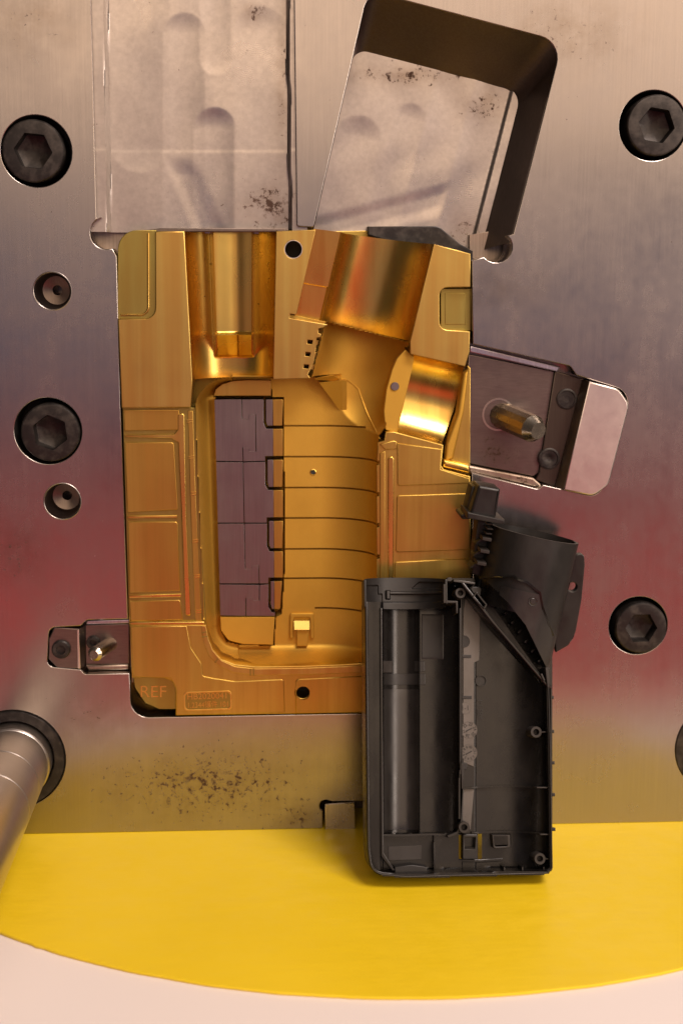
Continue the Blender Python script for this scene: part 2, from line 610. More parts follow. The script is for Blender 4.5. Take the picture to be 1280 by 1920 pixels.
def left_floor(u, v):
    x, y = x0 + (x1 - x0) * u, ya + (yb - ya) * v
    q = project(PL.W(x, y, -0.018))
    X, Y = q
    h = 0.0
    # rim ledge along the long edge
    h += 0.013 * (1 - sst(198, 203, X - (Y * 0.014)))
    h += 0.012 * sst(536, 541, X - (Y * 0.012))
    # shallow lanes
    def lane(c, wd, y0, y1, d, e=8):
        if Y < y0:
            k = math.hypot(X - c, Y - y0) / wd
        elif Y > y1:
            k = math.hypot(X - c, Y - y1) / wd
        else:
            k = abs(X - c) / wd
        return -0.28 * d * max(0.0, 1 - k * k) ** 1.2 if k < 1 else 0.0
    h += lane(262, 56, -900, 268, 0.0018)
    h += lane(345, 40, 62, 900, 0.0024)
    h += lane(404, 30, -900, 110, 0.0018)
    h += lane(488, 50, 60, 900, 0.0020)
    h += lane(402, 40, 240, 900, 0.0036)
    h += 0.00008 * sst(280, 286, Y)
    h -= 0.0004 * sst(-14, 14, (X - 316) - (Y - 300) * 0.42) * (1 - sst(10, 44, (X - 330) - (Y - 300) * 0.42)) * sst(290, 330, Y)
    h += 0.00012 * math.sin(X * 0.045 + 1.3 * math.sin(Y * 0.021)) * math.sin(Y * 0.017 + 0.8)
    return PL.W(x, y, -0.018 + h)


grid('pocket_floor', 190, 250, left_floor, M_POCKET, plate, 50)

# tilted pocket: floor with slanting walls
RF = -0.046
rim = tr(PL, [(1053, 78, 40), (690, -18, 30), (588, 428, 3), (700, 520), (940, 520), (962, 452)], -0.0008)
flo_px = [(975, 172, 34), (664, 92, 26), (588, 430, 3), (700, 520), (885, 520), (898, 470)]
flo = tr(PL, flo_px, RF)
mrow = 5
vs, fs = [], []
n = len(rim)
for j in range(mrow + 1):
    k = j / mrow
    for (ax, ay), (bx, by) in zip(rim, flo):
        vs.append(PL.W(ax + (bx - ax) * k, ay + (by - ay) * k, -0.0008 + (RF - 0.001 + 0.0008) * k))
for j in range(mrow):
    for i in range(n):
        i2 = (i + 1) % n
        if n - 4 <= i <= n - 2:            # open towards the insert
            continue
        fs.append((j * n + i, j * n + i2, (j + 1) * n + i2, (j + 1) * n + i))
meshobj('pocket_wall', vs, fs, M_WALL, plate, 50)
fx0, fy0 = PL.at(560, 60, RF)
fx1, fy1 = PL.at(1010, 540, RF)
flo_big = tr(PL, [(985, 162, 34), (654, 82, 26), (575, 430), (560, 540), (885, 540), (908, 470)], RF)


def tilt_floor(u, v):
    x, y = fx0 + (fx1 - fx0) * u, fy0 + (fy1 - fy0) * v
    X, Y = project(PL.W(x, y, RF))
    a = math.radians(14.5)
    dx, dy = X - 790, Y - 300
    s, q = dx * math.cos(a) + dy * math.sin(a), -dx * math.sin(a) + dy * math.cos(a)   # across, down the pocket
    h = 0.0
    for c, wd, q0, q1, dp in ((-126, 44, -10, 900, 0.0018), (-40, 30, -70, 900, 0.0010), (22, 36, -900, 900, 0.0014), (106, 46, -900, 900, 0.0024)):
        k = math.hypot(s - c, q - min(max(q, q0), q1)) / wd
        if k < 1:
            h -= dp * 0.38 * (1 - k * k) ** 1.3
    h += 0.00015 * math.sin(s * 0.05 + 1.7 * math.sin(q * 0.025)) * math.sin(q * 0.021 + 0.5)
    h -= 0.0004 * sst(-14, 14, q + 0.55 * s - 70) * (1 - sst(30, 60, q + 0.55 * s - 70)) * (1 - sst(50, 66, s))
    h += 0.0015 * sst(128, 133, s)
    return PL.W(x, y, RF + h)


grid('pocket_floor', 170, 190, tilt_floor, M_POCKET, plate, 50, keep=lambda c: inside((c.x, c.z), flo_big))
# seat floors behind insert and slides
# round relief in the wall beside the insert
pprism(PL, 'relief_floor', [(150, 400), (260, 400), (260, 500), (150, 500)], -0.024, -0.03, M_DIRTY, plate)
pprism(PL, 'relief_floor', [(880, 440), (990, 420), (990, 510), (880, 510)], -0.040, -0.052, M_DIRTY, plate)
pprism(PL, 'relief_floor', [(690, 424), (822, 423, 22), (862, 456, 14), (886, 470), (886, 490), (800, 475), (690, 440)], -0.036, -0.052, M_BLACKOX, plate, 0.0008)  # black colour stands for the shade in this deep clearance
pprism(PL, 'slide_seat_floor', [(80, 1150), (250, 1150), (250, 1280), (80, 1280)], -0.016, -0.033, M_DIRTY, plate)
pprism(PL, 'slide_seat_floor', [(860, 630), (1090, 670), (1200, 720), (1150, 950), (860, 930)], -0.020, -0.033, M_DIRTY, plate)
# locking key at the foot
pprism(PL, 'locking_key', [(609, 1508), (665, 1505), (667, 1556), (609, 1560)], 0.0012, -0.02, steel('key_steel', (0.52, 0.47, 0.40), 0.26), plate, 0.0006)
prism(PL, 'key_slot', [[(nx[0] - 0.004, 0.0), (nx[1] + 0.004, 0), (nx[1] + 0.004, nz + 0.006), (nx[0] - 0.004, nz + 0.006)]], -0.036, -0.04, M_WALL, plate)
# bored water holes: stepped floors
for x, y, r in BORES:
    c = PL.at(x, y)
    b = lathe(PL, 'water_bore', c, [(r * S, -0.0005), (r * S * 0.985, -0.010), (r * S * 0.82, -0.013), (r * S * 0.80, -0.022), (r * S * 0.28, -0.024), (r * S * 0.27, -0.05), (0, -0.05)], M_WALL, plate)
    lathe(PL, 'chamfer', c, [(r * S * 1.00, -0.0012), (r * S * 1.06, 0.0003), (r * S * 1.08, 0.0001), (r * S * 1.02, -0.0014)], M_HEEL, b, closed=True)
c = PL.at(1052, 1186)
lathe(PL, 'bolt_bore', c, [(25 * S, -0.0008), (25 * S, -0.03), (0, -0.03)], M_BORE, plate)


# ------------------------------------------------------------------ bolts
def hexbolt(x, y, r, dx, dy, label, rot, proud=0.002):
    c = PL.at(x, y)
    hc = PL.at(x + dx, y + dy, proud)
    o = thing('socket_bolt', label, 'bolt', PL.W(c[0], c[1], 0), 'socket bolts in the plate')
    R = r * S
    lathe(PL, 'counterbore', c, [(R * 0.998, -0.0006), (R * 0.998, -0.03), (0, -0.03)], M_BORE, o)
    hr = R * 0.885
    hexr = hr * 0.60
    n = 72

    def hexrad(a, rr):
        a = (a + rot) % (math.pi / 3) - math.pi / 6
        return rr * math.cos(math.pi / 6) / math.cos(a)
    # head: skirt, rounded rim, flat ring, countersunk hexagon socket
    prof = [(hr, -0.028), (hr, -0.0022), (hr * 0.985, -0.0010), (hr * 0.95, -0.0002), (hr * 0.90, 0.0)]
    vs, fs = [], []
    rings = []
    for rr, h in prof:
        rings.append([(rr, h)] * n)
    rings.append([(hexrad(2 * math.pi * k / n, hexr) * 1.035, 0.0) for k in range(n)])
    rings.append([(hexrad(2 * math.pi * k / n, hexr), -0.0009) for k in range(n)])
    rings.append([(hexrad(2 * math.pi * k / n, hexr * 0.985), -0.010) for k in range(n)])
    rings.append([(hexrad(2 * math.pi * k / n, hexr * 0.5), -0.0118) for k in range(n)])
    for rg in rings:
        for k, (rr, h) in enumerate(rg):
            a = 2 * math.pi * k / n
            vs.append(PL.W(hc[0] + rr * math.cos(a), hc[1] + rr * math.sin(a), proud + h))
    for j in range(len(rings) - 1):
        for k in range(n):
            k2 = (k + 1) % n
            fs.append((j * n + k, j * n + k2, (j + 1) * n + k2, (j + 1) * n + k))
    fs.append(tuple((len(rings) - 1) * n + k for k in range(n)))
    meshobj('bolt_head', vs, fs, M_BLACKOX, o, 25)
    return o


hexbolt(68, 283, 63, -6, -1, 'black hex socket bolt beside the long milled pocket, above a bored hole', 0.1)
hexbolt(90, 808, 62, 4, 3, 'black hex socket bolt sitting between two small bored holes', 0.4)
hexbolt(1224, 235, 63, 7, -1, 'black hex socket bolt beside the deep tilted pocket', 0.15)
hexbolt(1196, 1173, 58, 6, 5, 'black hex socket bolt beside the tube of the plastic housing', 0.0, 0.003)

# ------------------------------------------------------------------ guide pillar and bushings
def bushing(i, label):
    x, y, r = BUSH[i]
    c = PL.at(x, y)
    o = thing('guide_bushing', label, 'bushing', PL.W(c[0], c[1], 0))
    R = r * S
    lathe(PL, 'collar', c, [(R * 0.985, -0.03), (R * 0.985, 0.0), (R * 0.965, 0.0012), (R * 0.80, 0.0012), (R * 0.775, 0.0002), (R * 0.77, -0.03)], M_BLACKOX, o, 72, closed=True)
    return o, c, R


bo, bc, bR = bushing(0, 'dark steel guide bushing ring around the thick guide pillar')
bo2, bc2, bR2 = bushing(1, 'dark empty guide bushing ring without a pillar, beside the housing')
lathe(PL, 'bore', bc2, [(bR2 * 0.772, 0.0), (bR2 * 0.772, -0.06), (0, -0.06)], M_BORE, bo2)
gp = thing('guide_pillar', 'thick grey steel guide pillar projecting from the plate', 'pillar', PL.W(bc[0], bc[1], 0))
pr = bR * 0.745
prof = [(pr, -0.03), (pr, 0.012), (pr * 0.985, 0.0125), (pr * 0.985, 0.0135), (pr * 0.965, 0.014), (pr * 0.965, 0.052), (pr * 0.95, 0.0525), (pr * 0.95, 0.0537), (pr * 0.965, 0.0542),
        (pr * 0.965, 0.092), (pr * 0.95, 0.0925), (pr * 0.95, 0.0937), (pr * 0.965, 0.0942), (pr * 0.965, 0.24), (pr * 0.90, 0.252), (0, 0.252)]
lathe(PL, 'shaft', bc, prof, M_PILLAR, gp, 72)

# ------------------------------------------------------------------ gold insert
ins = thing('cavity_insert', 'gold coated cavity insert with grooves and a deep matt mould cavity', 'mould insert', PL.W(*PL.at(560, 1340), 0))
T = 0.0012
base_out = [(228, 440, 40), (690, 432), (815, 460), (884, 480), (884, 1330), (300, 1338), (250, 1310, 30), (238, 1160), (226, 760)]
pprism(PL, 'insert_base', base_out, -0.044, -0.064, M_GOLDB, ins)
# flat beside the rib channel, with a lower corner ledge
pprism(PL, 'parting_face', [(221, 597), (291, 597, 20), (291, 433), (346, 433), (361, 712), (358, 764), (228, 765)], T, -0.03, M_GOLD, ins, 0.0007, res=2)
pprism(PL, 'corner_ledge', [(221, 600), (221, 431, 60), (293, 431), (293, 600)], -0.0022, -0.032, M_GOLDD, ins, 0.0004)
pprism(PL, 'ledge_step', [(226, 588), (276, 588, 14), (276, 436), (280, 436), (280, 592, 17), (226, 592)], -0.0012, -0.004, M_GOLDP, ins, 0.0005)
pprism(PL, 'rim_strip', [(235, 436), (300, 427), (540, 428), (540, 434), (300, 434), (262, 440)], -0.006, -0.03, M_WALL, ins, 0.0004)


def bil(c00, c10, c01, c11, u, v):
    return ((c00[0] * (1 - u) + c10[0] * u) * (1 - v) + (c01[0] * (1 - u) + c11[0] * u) * v,
            (c00[1] * (1 - u) + c10[1] * u) * (1 - v) + (c01[1] * (1 - u) + c11[1] * u) * v)


ch = [PL.at(*q) for q in ((343, 431), (520, 431), (360, 713), (513, 711))]


def channel(u, v):
    x, y = bil(*ch, u, v)
    h = -0.023 * math.sqrt(max(0, 1 - ((2 * u - 1) * 0.985) ** 2))
    ub = 0.0
    l0, l1 = 0.275 + 0.0 * v, 0.755
    side = min(sst(l0 - 0.012, l0 + 0.045, u), 1 - sst(l1 - 0.03, l1 + 0.012, u))
    end = 1 - sst(0.845, 0.862, v)
    k = side * end
    uu = (u - (l0 + l1) / 2) / (l1 - l0) * 2
    top = -0.0100 - 0.0018 * (1 - uu * uu) - 0.0010 * math.exp(-((uu - 0.15) / 0.30) ** 2)
    ramp_ = sst(0.68, 0.70, v)
    top += 0.0022 * ramp_ - 0.011 * max(0, (v - 0.70) / 0.15) * ramp_ + 0.0015 * sst(0.2, 0.25, uu) * ramp_
    h = h * (1 - k) + max(top, h) * k
    return PL.W(x, y, h)


grid('rib_channel', 120, 170, channel, M_GOLDP, ins, 45)

# flat between channel and tube seat
sh = circ(PL.at(550, 467, T), 16.5 * S, 36)
teeth = [tr(PL, [(x, y), (x + 9, y + 1), (x + 8, y + 8), (x - 1, y + 7)], T) for x, y in ((577, 637), (573, 660), (570, 683))]
pprism(PL, 'parting_face', [(518, 433), (592, 430), (556, 590), (544, 588), (543, 596), (614, 608), (606, 614), (597, 616), (597, 624), (602, 626), (601, 632), (594, 633), (592, 655), (588, 680), (577, 702), (582, 709), (512, 711)], T, -0.03, M_GOLD, ins, 0.0004, holes=[sh] + teeth)
lathe(PL, 'screw_hole', PL.at(550, 467, T), [(16.6 * S, T - 0.001), (16.6 * S, -0.02), (9 * S, -0.021), (0, -0.021)], M_BORE, ins)
lathe(PL, 'hole_rim', PL.at(550, 467, T), [(16.8 * S, T + 0.0001), (16.8 * S, T - 0.001), (15.2 * S, T - 0.0014), (15.6 * S, T + 0.0001)], M_HEEL, ins, closed=True)
pprism(PL, 'flange_slot', [(541, 588), (615, 604), (613, 612), (541, 597)], -0.008, -0.03, M_GOLDB, ins)
for x, y in ((590, 641), (586, 664), (582, 687)):
    pprism(PL, 'tooth', [(x - 1, y - 3), (x + 8, y - 4), (x + 5, y + 7), (x - 3, y + 5)], -0.003, -0.02, M_GOLD, ins, 0.0004)

# seat of the tube core: flat land and a half round trough
st = [PL.at(*q) for q in ((588, 428), (814, 457), (552, 596), (767, 640))]


def seat(u, v):
    x, y = bil(*st, u, v)
    e = 0.245
    if u < e:
        h = -0.0040
        k = min(1 - sst(0.215, 0.222, u), sst(0.60, 0.61, v), sst(0.0, 0.01, u))
        h -= 0.0010 * k
        h -= 0.006 * sst(e - 0.022, e, u)
    else:
        q = (u - e) / (1 - e) * 2 - 1
        h = -0.0100 * (1 - (q + 1) / 2) - 0.0235 * math.sqrt(max(0, 1 - (q * 0.99) ** 2))
    return PL.W(x, y, h - 0.0055 * v + 0.001)


grid('tube_seat', 130, 90, seat, M_GOLDP, ins, 38)
# flat beside the tube seat, with a square notch
pprism(PL, 'parting_face', [(813, 457), (882, 475), (882, 538), (824, 539, 15), (824, 617, 15), (881, 621), (880, 660), (872, 687), (769, 664), (768, 640)], T, -0.03, M_GOLD, ins, 0.0006, res=2)
pprism(PL, 'notch_floor', [(826, 541), (882, 541), (882, 620), (826, 620)], -0.006, -0.03, M_GOLDD, ins)
pprism(PL, 'notch_pad', [(834, 549), (872, 549), (872, 608), (834, 608)], -0.0055, -0.01, M_GOLDD, ins)

# the cavity: handle shell and tube in one sunk surface
FL = -0.0285
cxl = PL.at(366, 900)[0]
gx0, gx1 = PL.at(352, 900)[0], PL.at(778, 700)[0]
gy0, gy1 = PL.at(600, 603)[1], PL.at(600, 1256)[1]
ta, tb = Vector(PL.at(689, 622)), Vector(PL.at(636, 835))
tdir = (tb - ta).normalized()
tR = 80 * S
L0, L1 = Vector(PL.at(366, 740)), Vector(PL.at(384, 1180))
yb_, yt_ = PL.at(560, 1249)[1], PL.at(560, 709)[1]
RR = PL.at(707, 1000)[0]
rib_px = (798, 856, 914, 971, 1029, 1084, 1140)
ribs = [PL.at(600, y, FL)[1] for y in rib_px]
rx_end = [PL.at(683, 798, FL)[0]] + [RR + 0.001] * 6
rx_start = [PL.at(530, 900, FL)[0]] * 6 + [PL.at(590, 1140, FL)[0]]


def cavity_h(x, y):
    h = -0.0008
    # main bowl
    if y < yt_ + 0.0005:
        xl = L0.x + (L1.x - L0.x) * (L0.y - y) / (L0.y - L1.y)
        wl, wr, wb, wt = 33 * S, 105 * S, 21 * S, 3 * S
        a = max(0, 1 - (x - xl) / wl) if x < xl + wl else (max(0, 1 - (RR - x) / wr) if x > RR - wr else 0)
        b = max(0, 1 - (y - yb_) / wb) if y < yb_ + wb else 0
        c = 0
        if x < xl + 70 * S and y > yt_ - 60 * S:           # rounded upper corner
            a2 = (xl + 70 * S - x) / (70 * S)
            b2 = (y - (yt_ - 60 * S)) / (60 * S)
            c = max(0, (math.hypot(a2, b2) - 0.62) / 0.38) if a2 > 0 and b2 > 0 else 0
        if x < xl + 62 * S and y < yb_ + 62 * S:           # rounded lower corner
            a2 = (xl + 62 * S - x) / (62 * S)
            b2 = (yb_ + 62 * S - y) / (62 * S)
            rr = math.hypot(a2, b2)
            a = b = 0
            c = max(0, (rr - 0.50) / 0.50)
        r = max(c, math.hypot(a, b))
        if r < 1:
            h = min(h, FL * math.sqrt(1 - r * r))
    # tube
    d = Vector((x, y)) - ta
    s_ = d.dot(tdir)
    q = d.x * -tdir.y + d.y * tdir.x
    e_ = max(0.0, (s_ - 130 * S) / (100 * S))
    if 0.0004 < s_ and (q / tR) ** 2 + e_ ** 2 < 1:
        h = min(h, -0.0275 * math.sqrt(1 - (q / tR) ** 2 - e_ ** 2))
    return h


FLANGE = [(758, 650), (800, 650), (800, 812), (746, 816), (724, 812), (721, 770), (726, 730), (737, 692), (746, 672)]
lift = tr(PL, [(404, 745), (531, 745), (534, 1050), (528, 1150), (516, 1157), (514, 1209), (455, 1209), (425, 1202), (415, 1182)], FL)
arch = tr(PL, [(400, 743), (405, 728), (430, 714), (508, 712), (509, 743)], FL)
ys = [gy0 + (gy1 - gy0) * k / 300 for k in range(301)]
gw = 0.00055
for ry in ribs:
    ys = [y for y in ys if abs(y - ry) > gw * 2.2]
    ys += [ry + gw * 1.15, ry + gw, ry - gw, ry - gw * 1.15]
ys.sort(reverse=True)
xs = [gx0 + (gx1 - gx0) * k / 210 for k in range(211)]
for e in rx_end[:1] + rx_start[:1] + rx_start[6:]:
    xs += [e - 0.00005, e + 0.00005]
xs.sort()
vs = []
for y in ys:
    gi = [i for i, ry in enumerate(ribs) if abs(y - ry) < gw * 1.05]
    for x in xs:
        h = cavity_h(x, y)
        if inside((x, y), lift) or inside((x, y), arch):
            h = FL - 0.012
        elif gi and rx_start[gi[0]] - 1e-6 < x < rx_end[gi[0]] + 1e-6:
            h = h - 0.004
        vs.append(PL.W(x, y, h))
nxs = len(xs)
fs = []
for j in range(len(ys) - 1):
    for i in range(nxs - 1):
        q = (j * nxs + i, j * nxs + i + 1, (j + 1) * nxs + i + 1, (j + 1) * nxs + i)
        c = (vs[q[0]] + vs[q[2]]) / 2
        if any(vs[k].y > 0.0009 for k in q) and not (c.y < 0.006 and inside(project(c), FLANGE)):     # only where it is sunk
            fs.append(q)
me = bpy.data.meshes.new('cavity')
me.from_pydata([tuple(v) for v in vs], [], fs)
me.flip_normals()
smooth(me, 32)
cav = link('cavity', me, M_GOLDM, ins)

# facets where the tube meets the shell
def facet(name, pts, mt, par):
    v = [PL.W(*PL.at(x, y, h * MM), h * MM) for x, y, h in pts]
    n = len(v)
    v += [PL.W(*PL.at(x, y, h * MM), -0.034) for x, y, h in pts]
    f = [tuple(range(n))] + [(i, (i + 1) % n, n + (i + 1) % n, n + i) for i in range(n)]
    return meshobj(name, v, f, mt, par, 20)


facet('facet', [(598, 717, -18), (641, 713, -17), (641, 776, -27.8)], M_GOLDM, cav)
facet('facet', [(641, 713, -17), (650, 713, -18), (650, 776, -27.8), (641, 776, -27.6)], M_GOLDM, cav)
jl = [(641, 712), (652, 713), (662, 720), (672, 729), (676, 741), (680, 752), (684, 763), (690, 778), (697, 792), (704, 806), (712, 823)]
vs = []
for x, y in jl:
    h = -0.02
    for _ in range(12):
        h = cavity_h(*PL.at(x, y, h))
    for dx, dh in ((-1.1, -0.002), (-0.9, 0.0006), (0.9, 0.0006), (1.1, -0.002)):
        vs.append(PL.W(*PL.at(x + dx, y, h + dh), h + dh))
meshobj('junction_line', vs, [(k * 4 + a, k * 4 + a + 1, k * 4 + a + 5, k * 4 + a + 4) for k in range(len(jl) - 1) for a in range(3)], M_GOLDM, cav, 50)
facet('facet', [(590, 709, -14), (625, 704, -16), (637, 711, -20), (625, 714, -20), (592, 712, -15)], M_GOLDM, cav)
# little catch at the bottom of the cavity
pprism(PL, 'catch_frame', [(544, 1150, 4), (588, 1150, 4), (589, 1197), (582, 1198), (581, 1158, 3), (551, 1158, 3), (550, 1198), (543, 1196)], FL + 0.0022, FL - 0.004, M_GOLDM, cav, 0.0006)
pprism(PL, 'catch_tab', [(556, 1180), (578, 1180), (577, 1212), (557, 1212)], FL + 0.0035, FL - 0.004, M_GOLDM, cav, 0.0005)
facet('catch_ramp', [(551, 1164, -25.5), (580, 1164, -25.5), (580, 1181, -22.5), (552, 1181, -22.5)], M_GOLDP, cav)
lathe(PL, 'ejector_hole_disc', PL.at(587, 885, FL), [(5.5 * S, FL + 0.0004), (4.2 * S, FL + 0.0006), (3.6 * S, FL + 0.0004), (0, FL + 0.0003)], M_BORE, cav, 24)  # black disc on the floor paints the dark of the hole
lathe(PL, 'ejector_pin_rim', PL.at(587, 885, FL), [(6.2 * S, FL - 0.0005), (6.2 * S, FL + 0.0006), (4.6 * S, FL + 0.0008), (4.6 * S, FL - 0.0005)], M_GOLDP, cav, 24, closed=True)

# arch block and foot block in the cavity floor
AH = -0.0225
pprism(PL, 'arch_block', [(400, 742), (404, 730), (416, 720), (436, 714), (465, 712), (508, 713), (508, 742)], AH, -0.04, M_GOLDB, ins, 0.0004)
pprism(PL, 'foot_block', [(413, 1157), (515, 1157), (512, 1209), (455, 1208), (428, 1201, 12), (414, 1182, 12)], AH, -0.04, M_GOLDM, ins, 0.0004)

# lower parting face round the cavity
cav_edge = [(386, 1172), (390, 1195), (399, 1218), (415, 1236), (440, 1246), (480, 1250), (560, 1249), (640, 1246), (705, 1242), (706, 1145),
            (706, 1048), (711, 1047), (711, 1041), (706, 1040), (706, 989), (710, 988), (710, 982), (706, 981), (706, 931), (710, 930), (710, 924), (706, 923), (706, 872), (710, 871), (710, 865), (706, 864),
            (707, 850), (708, 829), (720, 826), (723, 810), (738, 809), (831, 834), (827, 873), (832, 880), (881, 893), (886, 1334), (329, 1342), (329, 1292), (323, 1278), (306, 1271), (247, 1271), (243, 1172)]
hole2 = circ(PL.at(568, 1300, T), 15 * S, 36)
pprism(PL, 'parting_face', cav_edge, 0.0002, -0.03, M_GOLDB, ins, 0.0006, holes=[hole2])
lathe(PL, 'screw_hole', PL.at(568, 1300, 0), [(15.1 * S, 0.0), (15.1 * S, -0.02), (0, -0.02)], M_BORE, ins)
# raised pads on it (runner grooves are the gaps)
PAD = 0.0012
for pts, mt, hl in (
        ([(380, 1268, 6), (400, 1272, 10), (440, 1278, 30), (532, 1274, 6), (534, 1336), (330, 1342), (330, 1290), (320, 1272), (250, 1270), (245, 1175), (350, 1174), (358, 1215, 20), (378, 1245, 20)], M_GOLDB, None),
        ([(554, 1274, 8), (684, 1268), (684, 1336), (554, 1338)], M_GOLDB, [hole2]),
        ([(745, 831), (828, 842), (826, 880), (880, 897), (880, 906), (745, 911, 5)], M_GOLDB, None),
        ([(744, 929, 5), (880, 925), (881, 1031), (742, 1036, 6)], M_GOLDB, None),
        ([(740, 1054, 5), (881, 1047), (882, 1200), (740, 1200)], M_GOLDB, None),
        ([(712, 850), (722, 845), (721, 1200), (713, 1200)], M_GOLDB, None),
        ([(712, 833), (722, 830), (738, 826), (744, 828), (744, 842), (722, 843)], M_GOLDB, None)):
    prism(PL, 'shut_off_pad', [tr(PL, pts, PAD)] + (hl or []), PAD, -0.002, mt, ins, 0.0005, res=2)
pprism(PL, 'runner_bar', [(727, 856, 6), (739, 856, 6), (737, 1200), (727, 1200)], 0.0010, -0.002, M_GOLDP, ins, 0.0007, res=2)
# sealing rim that follows the cavity, with vent notches
rim_pts = [(392, 1172), (397, 1195), (406, 1216), (420, 1232), (443, 1243 + 8), (480, 1257), (560, 1256), (640, 1253), (705, 1249), (705, 1262), (640, 1266), (560, 1269), (480, 1270), (436, 1264), (408, 1249), (392, 1228), (383, 1205), (377, 1172)]
rim_pts = [(377, 1174), (386, 1174), (391, 1199), (400, 1221), (416, 1239), (441, 1250), (480, 1254), (560, 1253), (640, 1250), (704, 1246), (704, 1259), (640, 1263), (560, 1266), (480, 1267), (437, 1262), (410, 1249), (392, 1230), (382, 1206)]
pprism(PL, 'sealing_rim', rim_pts, 0.0008, -0.002, M_GOLD, ins, 0.0004)
for q in ([(378, 1186), (388, 1184), (388, 1186), (378, 1188)], [(378, 1194), (389, 1192), (390, 1194), (379, 1196)], [(402, 1242), (408, 1234), (410, 1235), (404, 1244)], [(468, 1267), (468, 1254), (471, 1254), (471, 1267)], [(474, 1267), (474, 1254), (477, 1254), (477, 1267)]):
    pprism(PL, 'vent_notch', q, 0.0011, 0.0, M_GOLDD, ins, 0.0001)

# lower side strip with pads
pprism(PL, 'side_strip', [(230, 764), (366, 764), (374, 950), (386, 1172), (242, 1172)], -0.0030, -0.03, M_GOLDD, ins, 0.0004)
for pts in ([(232, 768), (336, 768), (337, 806, 4), (233, 808)],
            [(234, 829), (326, 829, 6), (334, 956, 4), (239, 961)],
            [(240, 978), (333, 978, 6), (338, 1108), (243, 1112)],
            [(243, 1127), (338, 1125, 5), (343, 1162), (245, 1166)]):
    pprism(PL, 'shut_off_pad', pts, -0.0021, -0.005, M_GOLDB, ins, 0.0005, res=2)
pprism(PL, 'runner_bar', [(333, 776, 6), (346, 774, 6), (349, 960), (358, 1155, 5), (347, 1155, 5), (340, 960), (334, 830), (322, 822), (234, 820), (234, 815), (326, 814), (333, 805)], -0.0019, -0.005, M_GOLDP, ins, 0.0006, res=2)
pprism(PL, 'runner_bar', [(239, 967), (332, 966), (332, 972), (239, 973)], -0.0020, -0.005, M_GOLDP, ins, 0.0006)
pprism(PL, 'runner_bar', [(242, 1116), (340, 1113), (340, 1120), (242, 1122)], -0.0020, -0.005, M_GOLDP, ins, 0.0006)
pprism(PL, 'sealing_rim', [(352, 770), (362, 770), (368, 950), (378, 1166), (366, 1166), (357, 950)], -0.0024, -0.005, M_GOLDB, ins, 0.0004)
for yy, xa in ((787, 350), (855, 353), (923, 357), (1012, 361), (1078, 364), (1144, 367)):
    for d in (0, 4):
        pprism(PL, 'vent_notch', [(xa, yy + d), (xa + 11, yy + d - 1), (xa + 11, yy + d + 1), (xa, yy + d + 2)], -0.0020, -0.003, M_GOLDP, ins, 0.0001)
pprism(PL, 'strip_step', [(243, 1165), (384, 1165), (384, 1174), (243, 1174)], -0.0005, -0.01, M_GOLDP, ins, 0.0012, res=3)
# REF corner
ref = pprism(PL, 'corner_ledge', [(250, 1270), (330, 1270), (330, 1330), (298, 1330), (272, 1318, 14), (253, 1290, 14)], -0.0050, -0.03, M_GOLDD, ins)
text(PL, 'engraving', 'REF', 287, 1298, -0.0049, 34, M_GOLDP, ref, -0.02, 1.0, 0.0003, -0.00012)
# stamped plaque
plq = pprism(PL, 'stamp_field', [(346, 1300, 7), (432, 1297, 7), (433, 1329, 7), (347, 1332, 7)], 0.00135, 0.0006, M_GOLDD, ins, 0.0002)
prism(PL, 'stamp_border', [tr(PL, [(344, 1298, 8), (434, 1295, 8), (435, 1331, 8), (345, 1334, 8)], 0.0014), tr(PL, [(347, 1301, 7), (431, 1298, 7), (432, 1328, 7), (348, 1331, 7)], 0.0014)], 0.0017, 0.0006, M_GOLDP, plq, 0.0002)
text(PL, 'engraving', 'HB2020041', 389, 1306, 0.00145, 17, M_GOLDP, plq, 0.02, 0.98, 0.0002)
text(PL, 'engraving', '1.2344\u9576\u4ef6 101', 390, 1322, 0.00145, 15, M_GOLDP, plq, 0.02, 0.84, 0.0002)

# side core seat: flange land, half round trough, back wall
fl_ = pprism(PL, 'flange_land', [(752, 663), (760, 655), (776, 668), (773, 690), (744, 812), (722, 806, 4), (719, 770), (724, 730), (735, 692), (744, 672)], -0.0045, -0.03, M_GOLDM, ins, 0.0006)
lathe(PL, 'pin_end', PL.at(740, 724, -0.0045), [(8 * S, -0.006), (8 * S, -0.0036), (7.4 * S, -0.0034), (0, -0.0034)], M_VIOLET, fl_, 28)
ss = [PL.at(*q) for q in ((769, 662), (874, 688), (736, 812), (832, 836))]


def sideseat(u, v):
    x, y = bil(*ss, u, v)
    x += 0.0035 * math.sin(math.pi * v) * u
    q = 2 * v - 1
    return PL.W(x, y, -0.003 - 0.0195 * math.sqrt(max(0, 1 - (q * 0.98) ** 2)))


grid('side_core_seat', 70, 110, sideseat, M_GOLDP, ins, 40)
pprism(PL, 'side_wall', [(876, 684), (882, 690), (881, 892), (832, 880), (834, 836), (858, 800), (872, 740)], -0.0095, -0.03, M_GOLDB, ins, 0.0005)
pprism(PL, 'side_ridge', [(869, 700), (879, 690), (870, 770), (850, 860), (834, 866), (837, 832), (858, 775)], -0.0065, -0.02, M_GOLDM, ins, 0.0016, res=3)
pprism(PL, 'side_lip', [(831, 861), (881, 872), (881, 889), (830, 877)], -0.0015, -0.02, M_GOLDP, ins, 0.0024, res=3)

# ------------------------------------------------------------------ lifter of violet-tinted steel in the cavity
lf = thing('lifter', 'purple grey steel lifter blocks set into the floor of the gold cavity', 'lifter', PL.W(*PL.at(460, 1155, -0.023), -0.023))
LH = -0.0225
win = [(748, 802), (858, 917), (973, 1032), (1086, 1146)]
wx = [496, 499, 502, 505]


